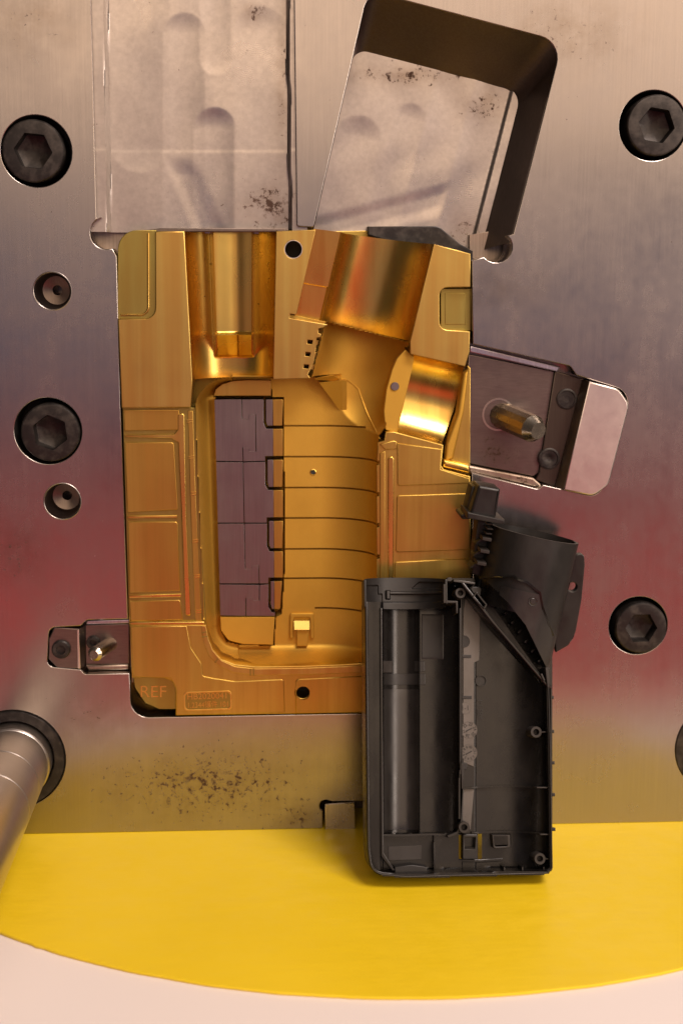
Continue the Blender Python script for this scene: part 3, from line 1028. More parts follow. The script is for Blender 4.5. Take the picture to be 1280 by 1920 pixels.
def lx(y):
    return 402 + (y - 748) * 0.027


def rx(y):
    return 511 + (y - 748) * 0.008


def mid(y):
    return 453 + (y - 748) * 0.021


edges = [749, 865, 981, 1095, 1155]
keys = {0: [(mid(749), 749), (mid(785), 785), (466, 787), (467, 777), (479, 777), (480, 846), (467, 846), (467, 840), (455, 839), (456, 865)],
        1: [(mid(867), 867), (mid(980), 980)],
        2: [(mid(982), 982), (mid(1065), 1067), (472, 1067), (472, 1061), (485, 1061), (486, 1094)],
        3: [(486, 1097), (486, 1126), (474, 1126), (474, 1121), (461, 1121), (461, 1155)]}
for k in range(4):
    y0, y1 = edges[k] + (1 if k else 0), edges[k + 1] - 1
    kp = keys[k]
    left = [(lx(y0), y0)] + [(x - 0.6, y) for x, y in kp] + [(lx(y1), y1)]
    pprism(PL, 'block', left, LH, -0.04, M_VIOLET, lf, 0.00012)
    # the other half leaves room for the window frames
    right = [(x + 0.6, y) for x, y in kp]
    wy = [w_ for w_ in zip(win, wx)]
    outer = []
    if k == 0:
        outer = [(rx(865), 864), (rx(865), 864)]
    pts = right + [(rx(y1) if k == 3 else wx[k + 1] - 1.5 if k < 3 else 0, y1)]
    (wt, wb_), wxx = win[k], wx[k]
    if k < 3:
        nt_, nxx = win[k + 1][0], wx[k + 1]
        pts = right + [(nxx - 2, y1), (nxx - 2, nt_ - 3), (rx(nt_), nt_ - 3), (rx(wb_), wb_ + 2), (wxx + 3, wb_ + 2), (wxx - 2, wb_ - 8), (wxx - 2, y0)]
    else:
        pts = right + [(rx(y1) + 1, 1155), (rx(wb_) + 1, wb_ + 3), (wxx + 4, wb_ + 2), (wxx - 2, wb_ - 8), (wxx - 2, y0)]
    pprism(PL, 'block', pts, LH, -0.04, M_VIOLET, lf, 0.00012)
    # window plug: half violet-tinted steel, half gold
    a0, a1 = (wt + 4 if k else wt + 1), wb_ - 4
    pprism(PL, 'window_plug', [(wxx + 2.5, a0), (rx(a0), a0), (rx(a1), a1), (wxx + 5, a1), (wxx + 2.5, a1 - 9)], LH - 0.0006, -0.04, M_VIOLET, lf, 0.0002)
    xr = 529 if k < 3 else 527
    pprism(PL, 'window_plug', [(rx(a0) + 0.3, a0), (xr + 1.5, a0), (xr - 2 * (k == 3), a1), (rx(a1) + 0.3, a1)], LH - 0.0006, -0.04, M_GOLDB, lf, 0.0003)
    if k < 3:
        pprism(PL, 'window_plug', [(rx(wb_) + 0.3, wb_ + 2), (xr + 1, wb_ + 2), (xr + 1.5, win[k + 1][0] - 3), (rx(wb_) + 0.5, win[k + 1][0] - 3)], LH - 0.0003, -0.04, M_GOLDB, lf, 0.0003)

# ------------------------------------------------------------------ slide with the thick angle pin
def pinframe(p0, h0, p1, h1):
    A, B = PL.W(*PL.at(*p0, h0), h0), PL.W(*PL.at(*p1, h1), h1)
    n = (B - A).normalized()
    ux = n.cross(Vector((0, 0, 1))).normalized()
    return Frame(A, ux, n.cross(ux), n), (B - A).length


sl = thing('slide', 'tilted steel slide seat with two dark screws and a pale ground heel block', 'slide', PL.W(*PL.at(1000, 890, -0.01), -0.01))
SB = -0.010
pprism(PL, 'wear_plate', [(878, 664), (1042, 697), (1010, 886), (1000, 893), (876, 868)], SB, -0.022, M_SLIDE, sl, 0.0005)
pprism(PL, 'side_rail', [(882, 648), (1050, 688), (1044, 697), (880, 660)], -0.0048, -0.022, steel('rail_steel', (0.5, 0.49, 0.58), 0.3, 1.0, 0.2, stains=[(950, 662, 80, 20, 0.16)]), sl, 0.0008)
pprism(PL, 'side_rail', [(876, 872), (1000, 896), (1016, 910), (1008, 914), (880, 884)], -0.0062, -0.022, M_DIRTY, sl, 0.0012)
dk = steel('dark_slide_steel', (0.075, 0.060, 0.050), 0.4, 0.6, 0.15)
blk = pprism(PL, 'screw_block', [(1040, 695), (1098, 712), (1050, 916), (1003, 900), (1010, 886)], -0.0075, -0.022, dk, sl, 0.0008)
for x, y, r in ((1062, 748, 20), (1029, 860, 21)):
    c = PL.at(x, y, -0.0075)
    s_ = lathe(PL, 'screw', c, [(r * S, -0.0085), (r * S, -0.0070), (r * S * 0.93, -0.0067), (r * S * 0.80, -0.0067), (r * S * 0.76, -0.0073), (r * S * 0.3, -0.0073), (r * S * 0.28, -0.0074), (0, -0.0074)], M_BLACKOX, blk, 36)
heel_px = [(1078, 712), (1158, 731, 28), (1181, 752, 28), (1140, 910, 26), (1112, 930, 26), (1045, 919)]
hl = [PL.at(*q, 0.0035) for q in ((1106, 716), (1060, 918))]
pprism(PL, 'heel_block', [(1104, 715), (1160, 729, 26), (1180, 758, 26), (1141, 908, 24), (1112, 930, 24), (1056, 919)], 0.0035, -0.02, M_HEEL, sl, 0.0010, res=2)
v0 = [PL.W(*PL.at(1105, 715, 0.0034), 0.0034), PL.W(*PL.at(1058, 919, 0.0034), 0.0034), PL.W(*PL.at(1040, 914, -0.006), -0.006), PL.W(*PL.at(1092, 712, -0.006), -0.006)]
v0 += [v + Vector((0.004, 0.018, 0)) for v in v0]
meshobj('heel_face', v0, [(0, 1, 2, 3), (0, 4, 5, 1), (1, 5, 6, 2), (2, 6, 7, 3), (3, 7, 4, 0), (4, 7, 6, 5)], steel('heel_face_steel', (0.44, 0.36, 0.29), 0.3, 0.4, 0.1), sl, 20)
pn = thing('angle_pin', 'thick brown steel angle pin with a chamfered tip in the tilted slide', 'pin', PL.W(*PL.at(930, 775, SB), SB))
fr, ln = pinframe((938, 778), SB - 0.004, (1009, 808), 0.026)
pR = 26 * S
lathe(fr, 'shaft', (0, 0), [(pR, -0.01), (pR, ln - 0.0062), (pR * 0.97, ln - 0.0058), (pR * 0.62, ln), (0, ln)], M_PIN, pn, 14, 25)
fr2 = Frame(PL.W(*PL.at(934, 777, SB), SB), (1, 0, 0), (0, 0, 1), (0, -1, 0))
lathe(fr2, 'bore_rim', (0, 0), [(pR * 1.22, -0.001), (pR * 1.22, 0.0004), (pR * 1.08, 0.0004), (pR * 1.04, -0.001)], M_PIN, pn, 40, closed=True)

# ------------------------------------------------------------------ small slide
s2 = thing('small_slide', 'small steel slide with two black screws in a stepped seat', 'slide', PL.W(*PL.at(160, 1250, -0.005), -0.005))
ib = pprism(PL, 'stop_block', [(102, 1176), (149, 1179), (151, 1254), (108, 1254), (91, 1236), (91, 1198)], -0.0008, -0.016, M_SLIDE, s2, 0.0008)
v0 = [PL.W(*PL.at(x, y, h), h) for x, y, h in ((148, 1179, -0.0010), (151, 1254, -0.0010), (162, 1248, -0.0085), (161, 1173, -0.0085))]
v0 += [v + Vector((0, 0.007, 0)) for v in v0]
meshobj('stop_face', v0, [(0, 1, 2, 3), (0, 4, 5, 1), (1, 5, 6, 2), (2, 6, 7, 3), (3, 7, 4, 0), (4, 7, 6, 5)], M_WALL, s2, 20)
pprism(PL, 'stop_edge_glint', [(144, 1182), (148, 1180), (151, 1254), (146, 1254)], -0.0004, -0.004, M_HEEL, s2, 0.0003)  # pale strip painting the highlight along the block's edge
bp = pprism(PL, 'wear_plate', [(160, 1172), (242, 1170), (242, 1245), (161, 1246)], -0.0075, -0.016, M_SLIDE, s2, 0.0005)
pprism(PL, 'side_rail', [(163, 1164), (242, 1162), (242, 1169), (162, 1171)], -0.0050, -0.016, steel('rail_steel', (0.45, 0.43, 0.50), 0.35, 0.8, 0.2), s2, 0.0006)
pprism(PL, 'side_rail', [(160, 1247), (242, 1246), (242, 1257), (166, 1259)], -0.0058, -0.016, M_DIRTY, s2, 0.0016, res=2)
for x, y, r, h, par in ((115, 1217, 18, -0.0008, ib), (175, 1204, 13, -0.0075, bp)):
    c = PL.at(x, y, h)
    lathe(PL, 'screw', c, [(r * S, h - 0.001), (r * S, h + 0.0016), (r * S * 0.86, h + 0.0025), (r * S * 0.5, h + 0.0026), (r * S * 0.46, h + 0.0004), (0, h + 0.0003)], M_BLACKOX, par, 36, 25)
p2_ = thing('angle_pin', 'thin steel angle pin with a chamfered tip on the small slide', 'pin', PL.W(*PL.at(208, 1206, -0.0075), -0.0075))
fr, ln = pinframe((207, 1207), -0.009, (176, 1228), 0.018)
lathe(fr, 'shaft', (0, 0), [(14 * S, -0.008), (14 * S, ln - 0.002), (13.5 * S, ln - 0.0018), (8.5 * S, ln), (0, ln)], M_PIN, p2_, 40, 25)

# ------------------------------------------------------------------ black plastic housing leaning on the plate
r_ = ray(860, 1641)
A = CAM + r_ * ((0.0095 - CAM.z) / r_.z)
r_ = ray(860, 1088)
B = CAM + r_ * ((-0.040 - CAM.y) / r_.y)
uy = Vector((0, B.y - A.y, B.z - A.z)).normalized()
ux = Vector((1, 0, 0))
HF = Frame(A, ux, uy, ux.cross(uy))
hs = thing('plastic_housing', 'black plastic housing half with a tube, leaning on the plate above the yellow board', 'housing', HF.W(0, 0, -0.02))
hs_b = BASE[hs.name]
outl = [(684, 1128), (686, 1400), (688, 1592, 8), (694, 1640, 44), (760, 1647), (1026, 1640, 6), (1037, 1630, 6), (1033, 1400), (1030, 1284), (842, 1088), (838, 1128)]
o_loop = tr(HF, outl, 0)
o_px = fillet(outl)
o_open = o_loop[:-2]


def shift(pts, d):
    out = []
    for i, p in enumerate(pts):
        a, b = Vector(pts[max(0, i - 1)]), Vector(pts[min(len(pts) - 1, i + 1)])
        e = (b - a).normalized()
        out.append((p[0] - e.y * d, p[1] + e.x * d))
    return out


def band(d0, d1):
    return shift(o_open, d0 * S) + shift(o_open, d1 * S)[::-1]


prism(HF, 'rim', [band(1.6, 3.4)], 0.0008, -0.004, M_PLASTE, hs, 0.0003)
prism(HF, 'outer_wall', [band(0, 6.0)], -0.0012, -0.031, M_PLAST, hs, 0.0005, res=2)
hx = lambda px, h=-0.024: HF.at(px, 1350, h)[0]
hxs = {k: hx(k) for k in (690, 713, 717, 786, 862, 867, 890, 1030)}
hy = lambda py, h=-0.024: HF.at(860, py, h)[1]
bay_b = hy(1560)


def shell_h(px, py):
    if px < 713:
        return -0.0105 + 0.0008 * sst(690, 713, px)
    if px < 717.5:
        return -0.026
    floor_b = -0.0255
    if px < 867 and py < 1563:
        # rounded lower corner of the bay
        cxx, cyy, rr = 835, 1537, 26
        if px > cxx and py > cyy and math.hypot(px - cxx, py - cyy) > rr:
            return -0.0235
        edge = 863 if py < 1415 else 863 - 4 * sst(1415, 1470, py)
        if px > edge:
            return -0.0235 if px > edge + 4 else -0.0115
        if px < 787:
            q = (px - 754) / 37.5
            return -0.0140 - 0.0120 * math.sqrt(max(0, 1 - q * q))
        q = (px - 785) / 79
        return -0.0262 + 0.0150 * (1 - math.sqrt(max(0, 1 - q * q)))
    if py >= 1563 and px < 867:
        return -0.0245 + 0.002 * sst(810, 812, px)
    if px < 890:
        return -0.0235
    q = (px - 890) / 141
    return -0.0235 - 0.001 * sst(890, 893, px) + (0.0 if q < 0 else 0.0220 * (1 - math.sqrt(max(0, 1 - min(q, 1) ** 2.2))))


diag0, diag1 = (838, 1084), (1030, 1286)


def right_of_diag(px, py):
    return (px - diag0[0]) * (diag1[1] - diag0[1]) - (py - diag0[1]) * (diag1[0] - diag0[0]) > 0


SLOTS = ((859, 867, 1567, 1614), (895, 903, 1565, 1613))


def shell_keep(c):
    X, Y = project(c)
    if Y < 1085 or (Y > 1500 and not inside((X, Y), o_px)):
        return False
    if Y < 1128 and X < 838:
        return False
    return not any(a <= X <= b and c0 <= Y <= d for a, b, c0, d in SLOTS)


YMIN = HF.at(860, 1636, 0)[1]
XMAX = 1.0


def shell(u, v):
    px, py = 684 + 351 * u, 1084 + 562 * v
    h = shell_h(px, py)
    if right_of_diag(px, py):
        h = min(h, -0.024)
    x, y = HF.at(px, py, h)
    a, b = HF.at(px, py, 0)
    k = 0.0                               # side and bottom walls stand square to the rim
    if y < YMIN and b > YMIN + 1e-6:
        k = max(k, (YMIN - y) / (b - y))
    elif y < YMIN:
        k = 1.0
    if x > XMAX:
        k = max(k, (x - XMAX) / max(1e-6, x - a)) if a < XMAX else 1.0
    h *= 1 - min(k, 0.98)
    return HF.W(*HF.at(px, py, h), h)


grid('inner_shell', 234, 240, shell, M_PLAST, hs, 38, keep=shell_keep)
# shiny bonded strip between the two bays
pprism(HF, 'centre_strip', [(868, 1150), (872, 1118), (878, 1112), (900, 1143), (898, 1238), (888, 1243), (888, 1438), (868, 1430)], -0.0228, -0.026, M_STRIP, hs, 0.0002)
pprism(HF, 'centre_strip', [(866, 1480), (888, 1480), (882, 1556), (858, 1560)], -0.0228, -0.026, M_STRIP, hs, 0.0002)
pprism(HF, 'base_pad', [(728, 1588), (790, 1586), (790, 1612), (728, 1614)], -0.0238, -0.026, M_PLASTE, hs, 0.0002)
def lining(name, xa, xb_, ya_, yb2, dh, mt):
    """thin moulded panel that follows the floor of the long bay"""
    def f(u, v):
        x, y = xa + (xb_ - xa) * u, ya_ + (yb2 - ya_) * v
        h = shell_h(x, y) + dh * (1 if 0.001 < u < 0.999 and 0.001 < v < 0.999 else -1)
        return HF.W(*HF.at(x, y, h), h)
    return grid(name, max(6, int((xb_ - xa) / 1.5)), 24, f, mt, hs, 50)


lining('bay_lining', 719, 785, 1287, 1562, 0.0002, M_PLASTG)
lining('bay_lining', 719, 798, 1263, 1285, 0.0003, M_PLASTM)
lining('bay_lining', 718, 737, 1239, 1262, 0.0004, M_PLASTE)
lining('bay_lining', 789, 832, 1150, 1238, 0.0002, M_PLASTM)
lining('bay_lining', 775, 797, 1240, 1260, 0.0003, M_PLASTM)


def ribbon(name, pts, hf, dh, thick, mt, par):
    """thin wall that follows the shell floor"""
    vs = []
    for x, y in pts:
        h = hf(x, y)
        for yy, hh in ((y - thick, h - 0.002), (y - thick, h + dh), (y + thick, h + dh), (y + thick, h - 0.002)):
            vs.append(HF.W(*HF.at(x, yy, hh), hh))
    n = len(pts)
    fs = [(0, 1, 2, 3), tuple((n - 1) * 4 + k for k in (3, 2, 1, 0))]
    for i in range(n - 1):
        for k in range(4):
            k2 = (k + 1) % 4
            fs.append((i * 4 + k, i * 4 + k2, (i + 1) * 4 + k2, (i + 1) * 4 + k))
    return meshobj(name, vs, fs, mt, par, 40)


ribbon('rib', [(866 + 164 * k / 24, 1479 - 5 * math.sin(math.pi * k / 24) + 0.6 * k / 24) for k in range(25)], shell_h, 0.0030, 1.5, M_PLAST, hs)
ribbon('rib', [(884 + 146 * k / 24, 1562 - 3 * math.sin(math.pi * k / 24) + 2 * k / 24) for k in range(25)], shell_h, 0.0034, 1.7, M_PLAST, hs)
ribbon('rib', [(716 + 122 * k / 24, 1566 + 1.0 * math.sin(math.pi * k / 12)) for k in range(25)], lambda x, y: -0.0245, 0.0050, 1.8, M_PLASTM, hs)
pprism(HF, 'bay_corner', [(838, 1567), (856, 1560, 5), (863, 1540, 8), (867, 1480), (869, 1480), (867, 1545, 14), (858, 1566, 10), (840, 1572)], -0.0125, -0.026, M_PLASTM, hs, 0.0003)
pprism(HF, 'bay_wall', [(861, 1140), (865, 1140), (866, 1430), (870, 1436), (868, 1480), (865, 1480), (864, 1440), (861, 1430)], -0.0115, -0.026, M_PLASTM, hs, 0.0003)
pprism(HF, 'side_wall', [(712, 1140), (716, 1140), (719, 1600), (740, 1632), (736, 1634), (714, 1606)], -0.006, -0.026, M_PLAST, hs, 0.0004)
pprism(HF, 'base_wall', [(818, 1610), (900, 1612), (980, 1607), (1028, 1606), (1030, 1612), (980, 1613), (900, 1618), (818, 1616)], -0.0232, -0.026, M_PLAST, hs, 0.0004)
pprism(HF, 'base_rib', [(812, 1580), (815, 1580), (816, 1640), (813, 1640)], -0.016, -0.026, M_PLAST, hs, 0.0003)
pprism(HF, 'base_rib', [(740, 1626), (772, 1622), (800, 1626), (800, 1642), (740, 1642)], -0.010, -0.026, M_INK, hs, 0.0006)
for x in (944, 978, 1018):
    pprism(HF, 'base_rib', [(x, 1626), (x + 2.5, 1626), (x + 2.5, 1640), (x, 1640)], -0.006, -0.02, M_PLAST, hs, 0.0003)
pprism(HF, 'side_rib', [(1006, 1476), (1029, 1476), (1029, 1478.5), (1006, 1478.5)], -0.003, -0.02, M_PLASTE, hs, 0.0003)
pprism(HF, 'side_rib', [(1012, 1564), (1030, 1564), (1030, 1566.5), (1012, 1566.5)], -0.003, -0.02, M_PLASTE, hs, 0.0003)


def boss(x, y, r, top, arm=None):
    c = HF.at(x, y, top)
    b = lathe(HF, 'screw_boss', c, [(r * S * 1.1, -0.028), (r * S, top - 0.0004), (r * S * 0.94, top), (r * S * 0.56, top), (r * S * 0.50, top - 0.0005), (r * S * 0.48, top - 0.012), (0, top - 0.012)], M_PLASTE, hs, 36)
    lathe(HF, 'screw_hole', c, [(r * S * 0.47, top - 0.006), (0, top - 0.006)], M_INK, b, 24)
    if arm:
        pprism(HF, 'web', [(x + r * 0.9, y - 1.4), (arm, y - 1.4), (arm, y + 1.4), (x + r * 0.9, y + 1.4)], top - 0.0006, -0.02, M_PLASTE, b, 0.0003)


boss(863, 1112, 10, -0.005)
boss(1005, 1373, 10.5, -0.004, 1031)
boss(870, 1552, 10.5, -0.010)
boss(1012, 1611, 10.5, -0.004, 1034)
# catch windows
ca = prism(HF, 'catch', [tr(HF, [(867, 1565, 2), (895, 1565, 2), (894, 1612, 2), (867, 1612, 2)], -0.016), tr(HF, [(871, 1571), (891, 1571), (890, 1592), (871, 1592)], -0.016)], -0.016, -0.025, M_PLASTM, hs, 0.0005)
facet2 = [(872, 1590, -17), (891, 1590, -17), (890, 1606, -20), (873, 1606, -20)]
v = [HF.W(*HF.at(x, y, h * MM), h * MM) for x, y, h in facet2]
v += [p - HF.n * 0.006 for p in v]
meshobj('catch_ramp', v, [(0, 1, 2, 3), (0, 4, 5, 1), (1, 5, 6, 2), (2, 6, 7, 3), (3, 7, 4, 0), (4, 7, 6, 5)], M_PLASTE, ca)
prism(HF, 'catch', [tr(HF, [(922, 1566), (955, 1566), (956, 1590, 5), (924, 1592, 5)], -0.015), tr(HF, [(926, 1568), (950, 1568), (951, 1587, 3), (927, 1588, 3)], -0.015)], -0.014, -0.025, M_PLASTE, hs, 0.0004)
pprism(HF, 'catch_tongue', [(921, 1566), (938, 1566), (938, 1576, 5), (926, 1577, 5)], -0.019, -0.026, M_PLASTE, hs, 0.0008)
# small slots, pads and lettering
for x0_, x1_, yy in ((860, 883, 1231), (862, 884, 1308)):
    q = pprism(HF, 'slot', [(x0_, yy - 3), (x1_, yy - 3), (x1_, yy + 3), (x0_, yy + 3)], -0.0224, -0.024, M_INK, hs, 0.0002)
    pprism(HF, 'slot_tongue', [(x0_ + 4, yy - 1.2), (x0_ + 13, yy - 1.2), (x0_ + 13, yy + 1.2), (x0_ + 4, yy + 1.2)], -0.0222, -0.023, M_PLASTE, q, 0.0001)
lathe(HF, 'ejector_mark', HF.at(869, 1203, -0.0228), [(11.5 * S, -0.024), (11.5 * S, -0.0224), (10.8 * S, -0.0224), (10.6 * S, -0.0226), (0, -0.0226)], M_PLASTM, hs, 36)
lathe(HF, 'ejector_mark', HF.at(901, 1277, -0.0238), [(10.5 * S, -0.025), (10.5 * S, -0.0230), (9.4 * S, -0.0230), (9.2 * S, -0.0242), (0, -0.0242)], M_PLASTM, hs, 36)
lathe(HF, 'ejector_mark', HF.at(872, 1328, -0.0228), [(11 * S, -0.024), (11 * S, -0.0226), (10.5 * S, -0.0226), (10.3 * S, -0.0227), (0, -0.0227)], M_STRIP, hs, 36)
text(HF, 'moulded_mark', '1-1', 872, 1328, -0.0226, 13, M_INK, hs, 0, 0.9, 0.0001)
text(HF, 'moulded_mark', 'ABS 1-1', 900, 1330, -0.0237, 13.5, M_INK, hs, math.pi / 2, 0.85, 0.0001)
for (cx_, cy_, labs, a0) in ((879, 1369, ('21', '22', '23', '24', '25', '26'), 195), (879, 1412, ('1', '2', '3', '4', '5', '6', '7', '8', '9', '10', '11', '12'), 352)):
    dl = lathe(HF, 'date_dial', HF.at(cx_, cy_, -0.0226), [(15.5 * S, -0.024), (15.5 * S, -0.0225), (15 * S, -0.0225), (14.8 * S, -0.0227), (0, -0.0227)], M_STRIP, hs, 40)
    n = len(labs)
    for k, s_ in enumerate(labs):
        a = math.radians(a0 - 360 / n * k)
        text(HF, 'digit', s_, cx_ + 10.8 * math.cos(a), cy_ - 10.8 * math.sin(a), -0.0226, 8.4 if n == 6 else 6.6, M_INK, dl, a - math.pi / 2, 0.9, 0.0001, 0.00003)
    pprism(HF, 'arrow', [(cx_ - 7, cy_ + 2), (cx_ + 5, cy_ - 4), (cx_ + 6, cy_ - 2.4), (cx_ - 4, cy_ + 2.6), (cx_ - 4, cy_ + 5)], -0.0224, -0.0228, M_INK, dl, 0.00003)
pprism(HF, 'stop_peg', [(862, 1430), (876, 1431), (875, 1443), (863, 1443)], -0.018, -0.026, M_INK, hs, 0.0003)

# collar at the mouth of the long bay: concave band with bayonet ledges
co = [HF.at(*q, 0) for q in ((683, 1086), (836, 1086), (684, 1138), (837, 1138))]


def collar(u, v):
    x, y = bil(*co, u, v)
    X, Y = 683 + 152 * u, 1083 + 54 * v
    h = -0.020 * math.sqrt(max(0, 1 - ((2 * u - 1) * 0.985) ** 2))
    k = 0.0
    # bayonet ledge, its ramp and the little step
    k = max(k, min(sst(733, 735, X), sst(1106.5, 1108, Y), 1 - sst(1111, 1112.5, Y)))
    k = max(k, min(sst(727, 729, X), 1 - sst(734, 736, X), sst(1104, 1106, Y), 1 - sst(1119, 1121, Y)))
    yr = 1101.5 - max(0, min(12, (X - 776) * 0.8))
    k2 = min(sst(775, 777, X), sst(0, 1.5, Y - yr), 1 - sst(1100.5, 1102, Y))
    k3 = min(1 - sst(711, 713, X), sst(1095, 1096.5, Y))
    k4 = min(1 - sst(719, 721, X), sst(1110, 1111.5, Y))
    y += 0.0030 * (1 - v) * math.sqrt(max(0, 1 - (2 * u - 1) ** 2))
    h += 0.0022 * k - 0.0016 * max(k2, k3, k4) + 0.0012 * sst(1124, 1126, Y) * (1 - max(k3, k4))
    return HF.W(x, y, h)


cl = grid('collar', 150, 70, collar, M_PLASTM, hs, 40)
vs = []
NC = 40
for k in range(NC + 1):
    u = k / NC
    p = Vector(collar(u, 0.0))
    q = HF.n * -0.0022
    vs += [p, p + q, p + q - HF.uy * 0.018, p + Vector((0, 0, 0)) - HF.uy * 0.018 + q]
fs = []
for k in range(NC):
    fs += [(k * 4, k * 4 + 1, k * 4 + 5, k * 4 + 4), (k * 4 + 1, k * 4 + 2, k * 4 + 6, k * 4 + 5)]
meshobj('collar_edge', vs, fs, M_PLASTM, cl)
vs = []
for k in range(NC + 1):
    p = Vector(collar(k / NC, 1.0))
    vs += [p, p - HF.n * 0.012]
meshobj('collar_step', vs, [(k * 2, k * 2 + 1, k * 2 + 3, k * 2 + 2) for k in range(NC)], M_PLAST, cl)
pprism(HF, 'collar_side', [(682, 1087), (686, 1087), (687, 1138), (683, 1138)], 0.0006, -0.02, M_PLASTM, cl, 0.0004)
pprism(HF, 'collar_side', [(834, 1086), (838, 1086), (839, 1132), (835, 1132)], 0.0006, -0.02, M_PLASTM, cl, 0.0004)
br = pprism(HF, 'bracket_wall', [(831, 1095), (838, 1095), (838, 1126), (858, 1127), (858, 1150), (855, 1150), (854, 1131), (831, 1131)], 0.0005, -0.024, M_PLASTE, hs, 0.0004)
pprism(HF, 'bracket_wall', [(838, 1083), (846, 1083), (846, 1090), (1, 1090) if False else (838, 1090)], 0.0, -0.02, M_PLASTE, hs, 0.0003)
pprism(HF, 'bracket_wall', [(850, 1086), (890, 1092), (890, 1096), (850, 1091)], -0.003, -0.022, M_PLASTG, hs, 0.0003)
# diagonal shoulder
pprism(HF, 'shoulder_wall', [(864, 1094), (869, 1092), (925, 1162), (1030, 1286), (1029, 1293), (920, 1166)], -0.0008, -0.026, M_PLAST, hs, 0.0006)
pprism(HF, 'shoulder_wall', [(878, 1100), (900, 1100), (1012, 1262), (1018, 1278), (1010, 1274), (918, 1158)], -0.010, -0.026, M_PLASTM, hs, 0.0006)
prism(HF, 'shoulder_clip', [tr(HF, [(884, 1120, 3), (893, 1108, 3), (914, 1134, 3), (908, 1144, 3)], 0.0), tr(HF, [(889, 1119), (893, 1114), (909, 1134), (906, 1139)], 0.0)], 0.0, -0.02, M_PLAST, hs, 0.0004)
for k in range(7):
    x, y = 932 + 12.5 * k, 1132 + 18.0 * k
    pprism(HF, 'shoulder_rib', [(x, y), (x + 7, y - 7), (x + 10, y - 4), (x + 3, y + 3)], -0.008, -0.026, M_PLAST, hs, 0.0004)
pprism(HF, 'shoulder_post', [(1022, 1252), (1028, 1250), (1030, 1290), (1026, 1290)], 0.001, -0.02, M_PLASTE, hs, 0.0004)
pprism(HF, 'shoulder_post', [(1013, 1264), (1016, 1263), (1022, 1276), (1019, 1277)], 0.001, -0.02, M_PLASTE, hs, 0.0003)
# tube
c0, c1 = PL.W(*PL.at(1003, 1004, 0.030), 0.030), PL.W(*PL.at(960, 1190, 0.034), 0.034)
ty = (c0 - c1).normalized()
tx = ty.cross(Vector((0, -1, 0))).normalized()
if tx.x < 0:
    tx = -tx
tn = tx.cross(ty).normalized()
if tn.y > 0:
    tn = -tn
TF = Frame(c0, tx, ty, tn)
TR = 0.0292
tube_px = [(860, 930), (1130, 930), (1120, 1120), (1038, 1236), (1031, 1258), (1028, 1252), (1010, 1210), (985, 1167), (955, 1129), (912, 1091), (886, 1079), (884, 1030)]


def tubef(R):
    def f(u, v):
        a = math.radians(-8 + 196 * u)
        s = 0.001 - 0.100 * v
        return TF.W(-R * math.cos(a), s, R * math.sin(a) - 0.003)
    return f


def tkeep(c):
    return inside(project(c), tube_px)


tube = grid('tube', 110, 150, tubef(TR), M_PLASTM, hs, 40, keep=tkeep)
grid('tube_lining', 110, 60, lambda u, v: tubef(TR - 0.002)(u, v * 0.5), M_PLAST, tube, 40)
vs = []
for k in range(61):
    vs += [tubef(TR)(k / 60, 0), tubef(TR - 0.002)(k / 60, 0)]
meshobj('tube_lip', vs, [(k * 2, k * 2 + 1, k * 2 + 3, k * 2 + 2) for k in range(60)], M_PLASTM, tube)
vs, fs = [], []
for k in range(41):                      # far side of the tube wall
    a = math.radians(188 + 164 * k / 40)
    for s in (0.001, -0.05):
        vs.append(TF.W(-TR * math.cos(a), s, TR * math.sin(a) * 0.88 - 0.003))
meshobj('tube_back', vs, [(k * 2, k * 2 + 1, k * 2 + 3, k * 2 + 2) for k in range(40)], M_PLASTM, tube)
# raised gusset where tube and shell meet
gus_px = [(900, 1083), (962, 1080), (972, 1087), (988, 1092), (1012, 1112), (1017, 1140), (1036, 1192), (1030, 1225), (1027, 1258), (985, 1172), (950, 1128)]
gus_in = [(908, 1086), (960, 1083), (970, 1090), (986, 1095), (1009, 1114), (1014, 1142), (1033, 1194), (1028, 1222), (1025, 1250), (986, 1168), (953, 1126)]


def gkeep(poly):
    return lambda c: inside(project(c), poly)


grid('gusset', 260, 300, lambda u, v: tubef(TR + 0.0012)(0.3 + 0.7 * u, 0.35 + 0.65 * v), M_PLASTG, tube, 40, keep=gkeep(gus_px))


def on_tube(px, py, R):
    r = ray(px, py)
    o = CAM - (TF.o - TF.n * 0.003)
    ox, on, rx_, rn = o.dot(TF.ux), o.dot(TF.n), r.dot(TF.ux), r.dot(TF.n)
    a, b, c = rx_ * rx_ + rn * rn, 2 * (ox * rx_ + on * rn), ox * ox + on * on - R * R
    d = max(0.0, b * b - 4 * a * c)
    return CAM + r * ((-b - math.sqrt(d)) / (2 * a))


edge_px = [(905, 1083), (935, 1082), (962, 1080), (972, 1087), (988, 1092), (1012, 1112), (1014, 1125), (1017, 1140), (1027, 1168), (1036, 1192)]
vs = []
for x, y in edge_px:
    p = on_tube(x, y, TR + 0.0012)
    ax = TF.o - TF.n * 0.003 + TF.uy * (p - TF.o).dot(TF.uy)
    rd = (p - ax).normalized()
    p0, p1 = ax + rd * (TR - 0.001), ax + rd * (TR + 0.0016)
    sd = Vector((0.0005, 0, 0.0005))
    vs += [p0 - sd, p1 - sd, p1 + sd, p0 + sd]
meshobj('gusset_edge', vs, [(k * 4 + a, k * 4 + (a + 1) % 4, k * 4 + 4 + (a + 1) % 4, k * 4 + 4 + a) for k in range(len(edge_px) - 1) for a in range(4)], M_PLAST, tube, 50)
p = on_tube(999, 1128, TR + 0.0014)
GF = Frame(p, TF.ux, TF.uy, (p - TF.o + TF.uy * (TF.o - p).dot(TF.uy)).normalized())
GF.ux = GF.uy.cross(GF.n)
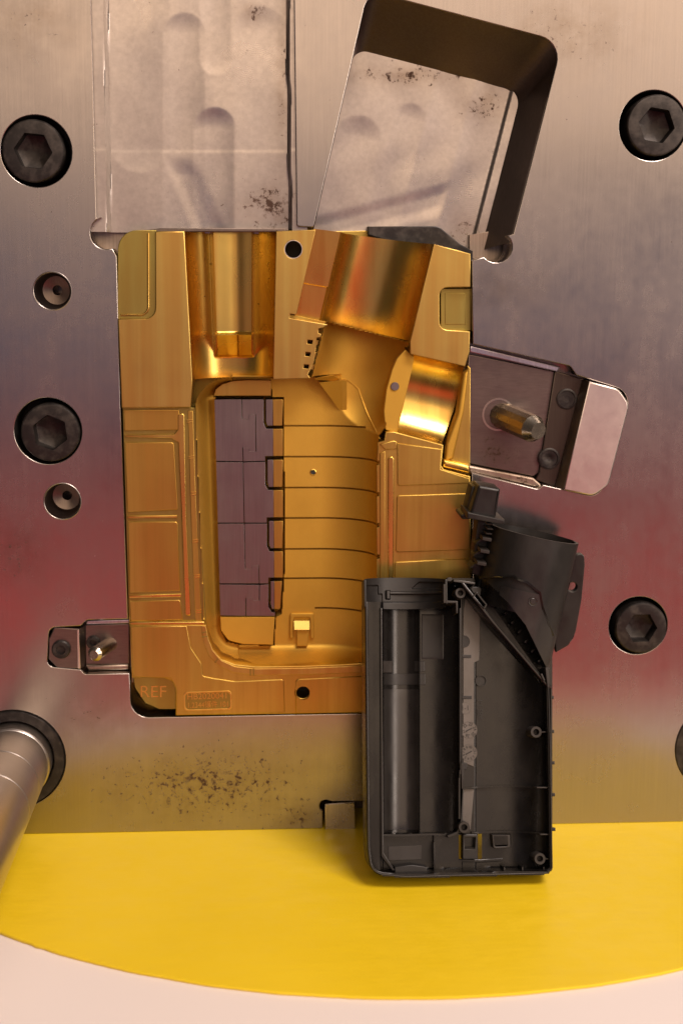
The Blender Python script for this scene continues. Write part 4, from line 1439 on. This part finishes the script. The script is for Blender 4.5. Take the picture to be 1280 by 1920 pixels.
lathe(GF, 'gate_mark', (0, 0), [(0.0032, -0.0006), (0.0030, 0.0001), (0.0022, 0.0), (0.0018, 0.0003), (0, 0.0003)], M_PLASTG, tube, 24)
# fastening lug with a hole
LF = Frame(PL.W(0, 0, 0.022), PL.ux, PL.uy, PL.n)
lug = [(1074, 1050), (1080, 1040, 6), (1095, 1038, 8), (1096, 1060), (1090, 1125), (1079, 1185), (1066, 1210, 10), (1042, 1224), (1040, 1200), (1060, 1120)]
pprism(LF, 'lug', lug, 0.0, -0.006, M_PLASTM, hs, 0.0006, holes=[circ(LF.at(1073, 1101), 9.0 * S, 28)])
# square peg with its flange and the latch teeth
peg = pprism(LF, 'peg', [(897, 910, 4), (938, 917, 3), (929, 972), (880, 966)], 0.020, -0.004, M_PLASTM, hs, 0.0018, res=3)
pprism(LF, 'peg_side', [(885, 912), (897, 908), (884, 968), (872, 966)], 0.008, -0.010, M_PLASTM, peg, 0.0012)
fl2 = pprism(LF, 'peg_flange', [(876, 960), (946, 975), (944, 984), (876, 972)], 0.024, -0.006, M_PLASTM, hs, 0.0007)
pprism(LF, 'peg_flange', [(862, 966, 4), (880, 960), (882, 974), (866, 974, 4)], 0.010, -0.014, M_PLASTM, hs, 0.001)
stem = pprism(LF, 'latch_stem', [(896, 972), (924, 978), (908, 1084), (884, 1076)], 0.0040, -0.012, M_PLASTM, hs, 0.0008)
for k, (x, y) in enumerate(((913, 1011), (909, 1034), (903, 1057))):
    pprism(LF, 'latch_tooth', [(x - 8, y - 4), (x + 9, y - 1), (x + 8, y + 5), (x - 9, y + 2)], 0.018, -0.004, M_PLASTE, stem, 0.0004)
    pprism(LF, 'latch_tooth', [(x - 9, y - 3), (x - 6, y + 3), (x - 22, y + 10), (x - 19, y + 5)], 0.009, -0.006, M_PLASTM, stem, 0.0004)
for x, y in ((918, 983), (918, 992), (916, 1001)):
    pprism(LF, 'latch_tooth', [(x - 5, y - 2), (x + 6, y - 0.5), (x + 6, y + 2), (x - 5, y + 1)], 0.016, -0.004, M_PLASTE, stem, 0.0003)
# snap tabs along the outer edge
for yy in (1308, 1372, 1431, 1491, 1556):
    xx = 1031 + (yy - 1300) * 0.013
    pprism(HF, 'snap_tab', [(xx, yy - 3), (xx + 7, yy - 3), (xx + 7, yy + 3), (xx, yy + 3)], -0.003, -0.012, M_PLAST, hs, 0.0004)
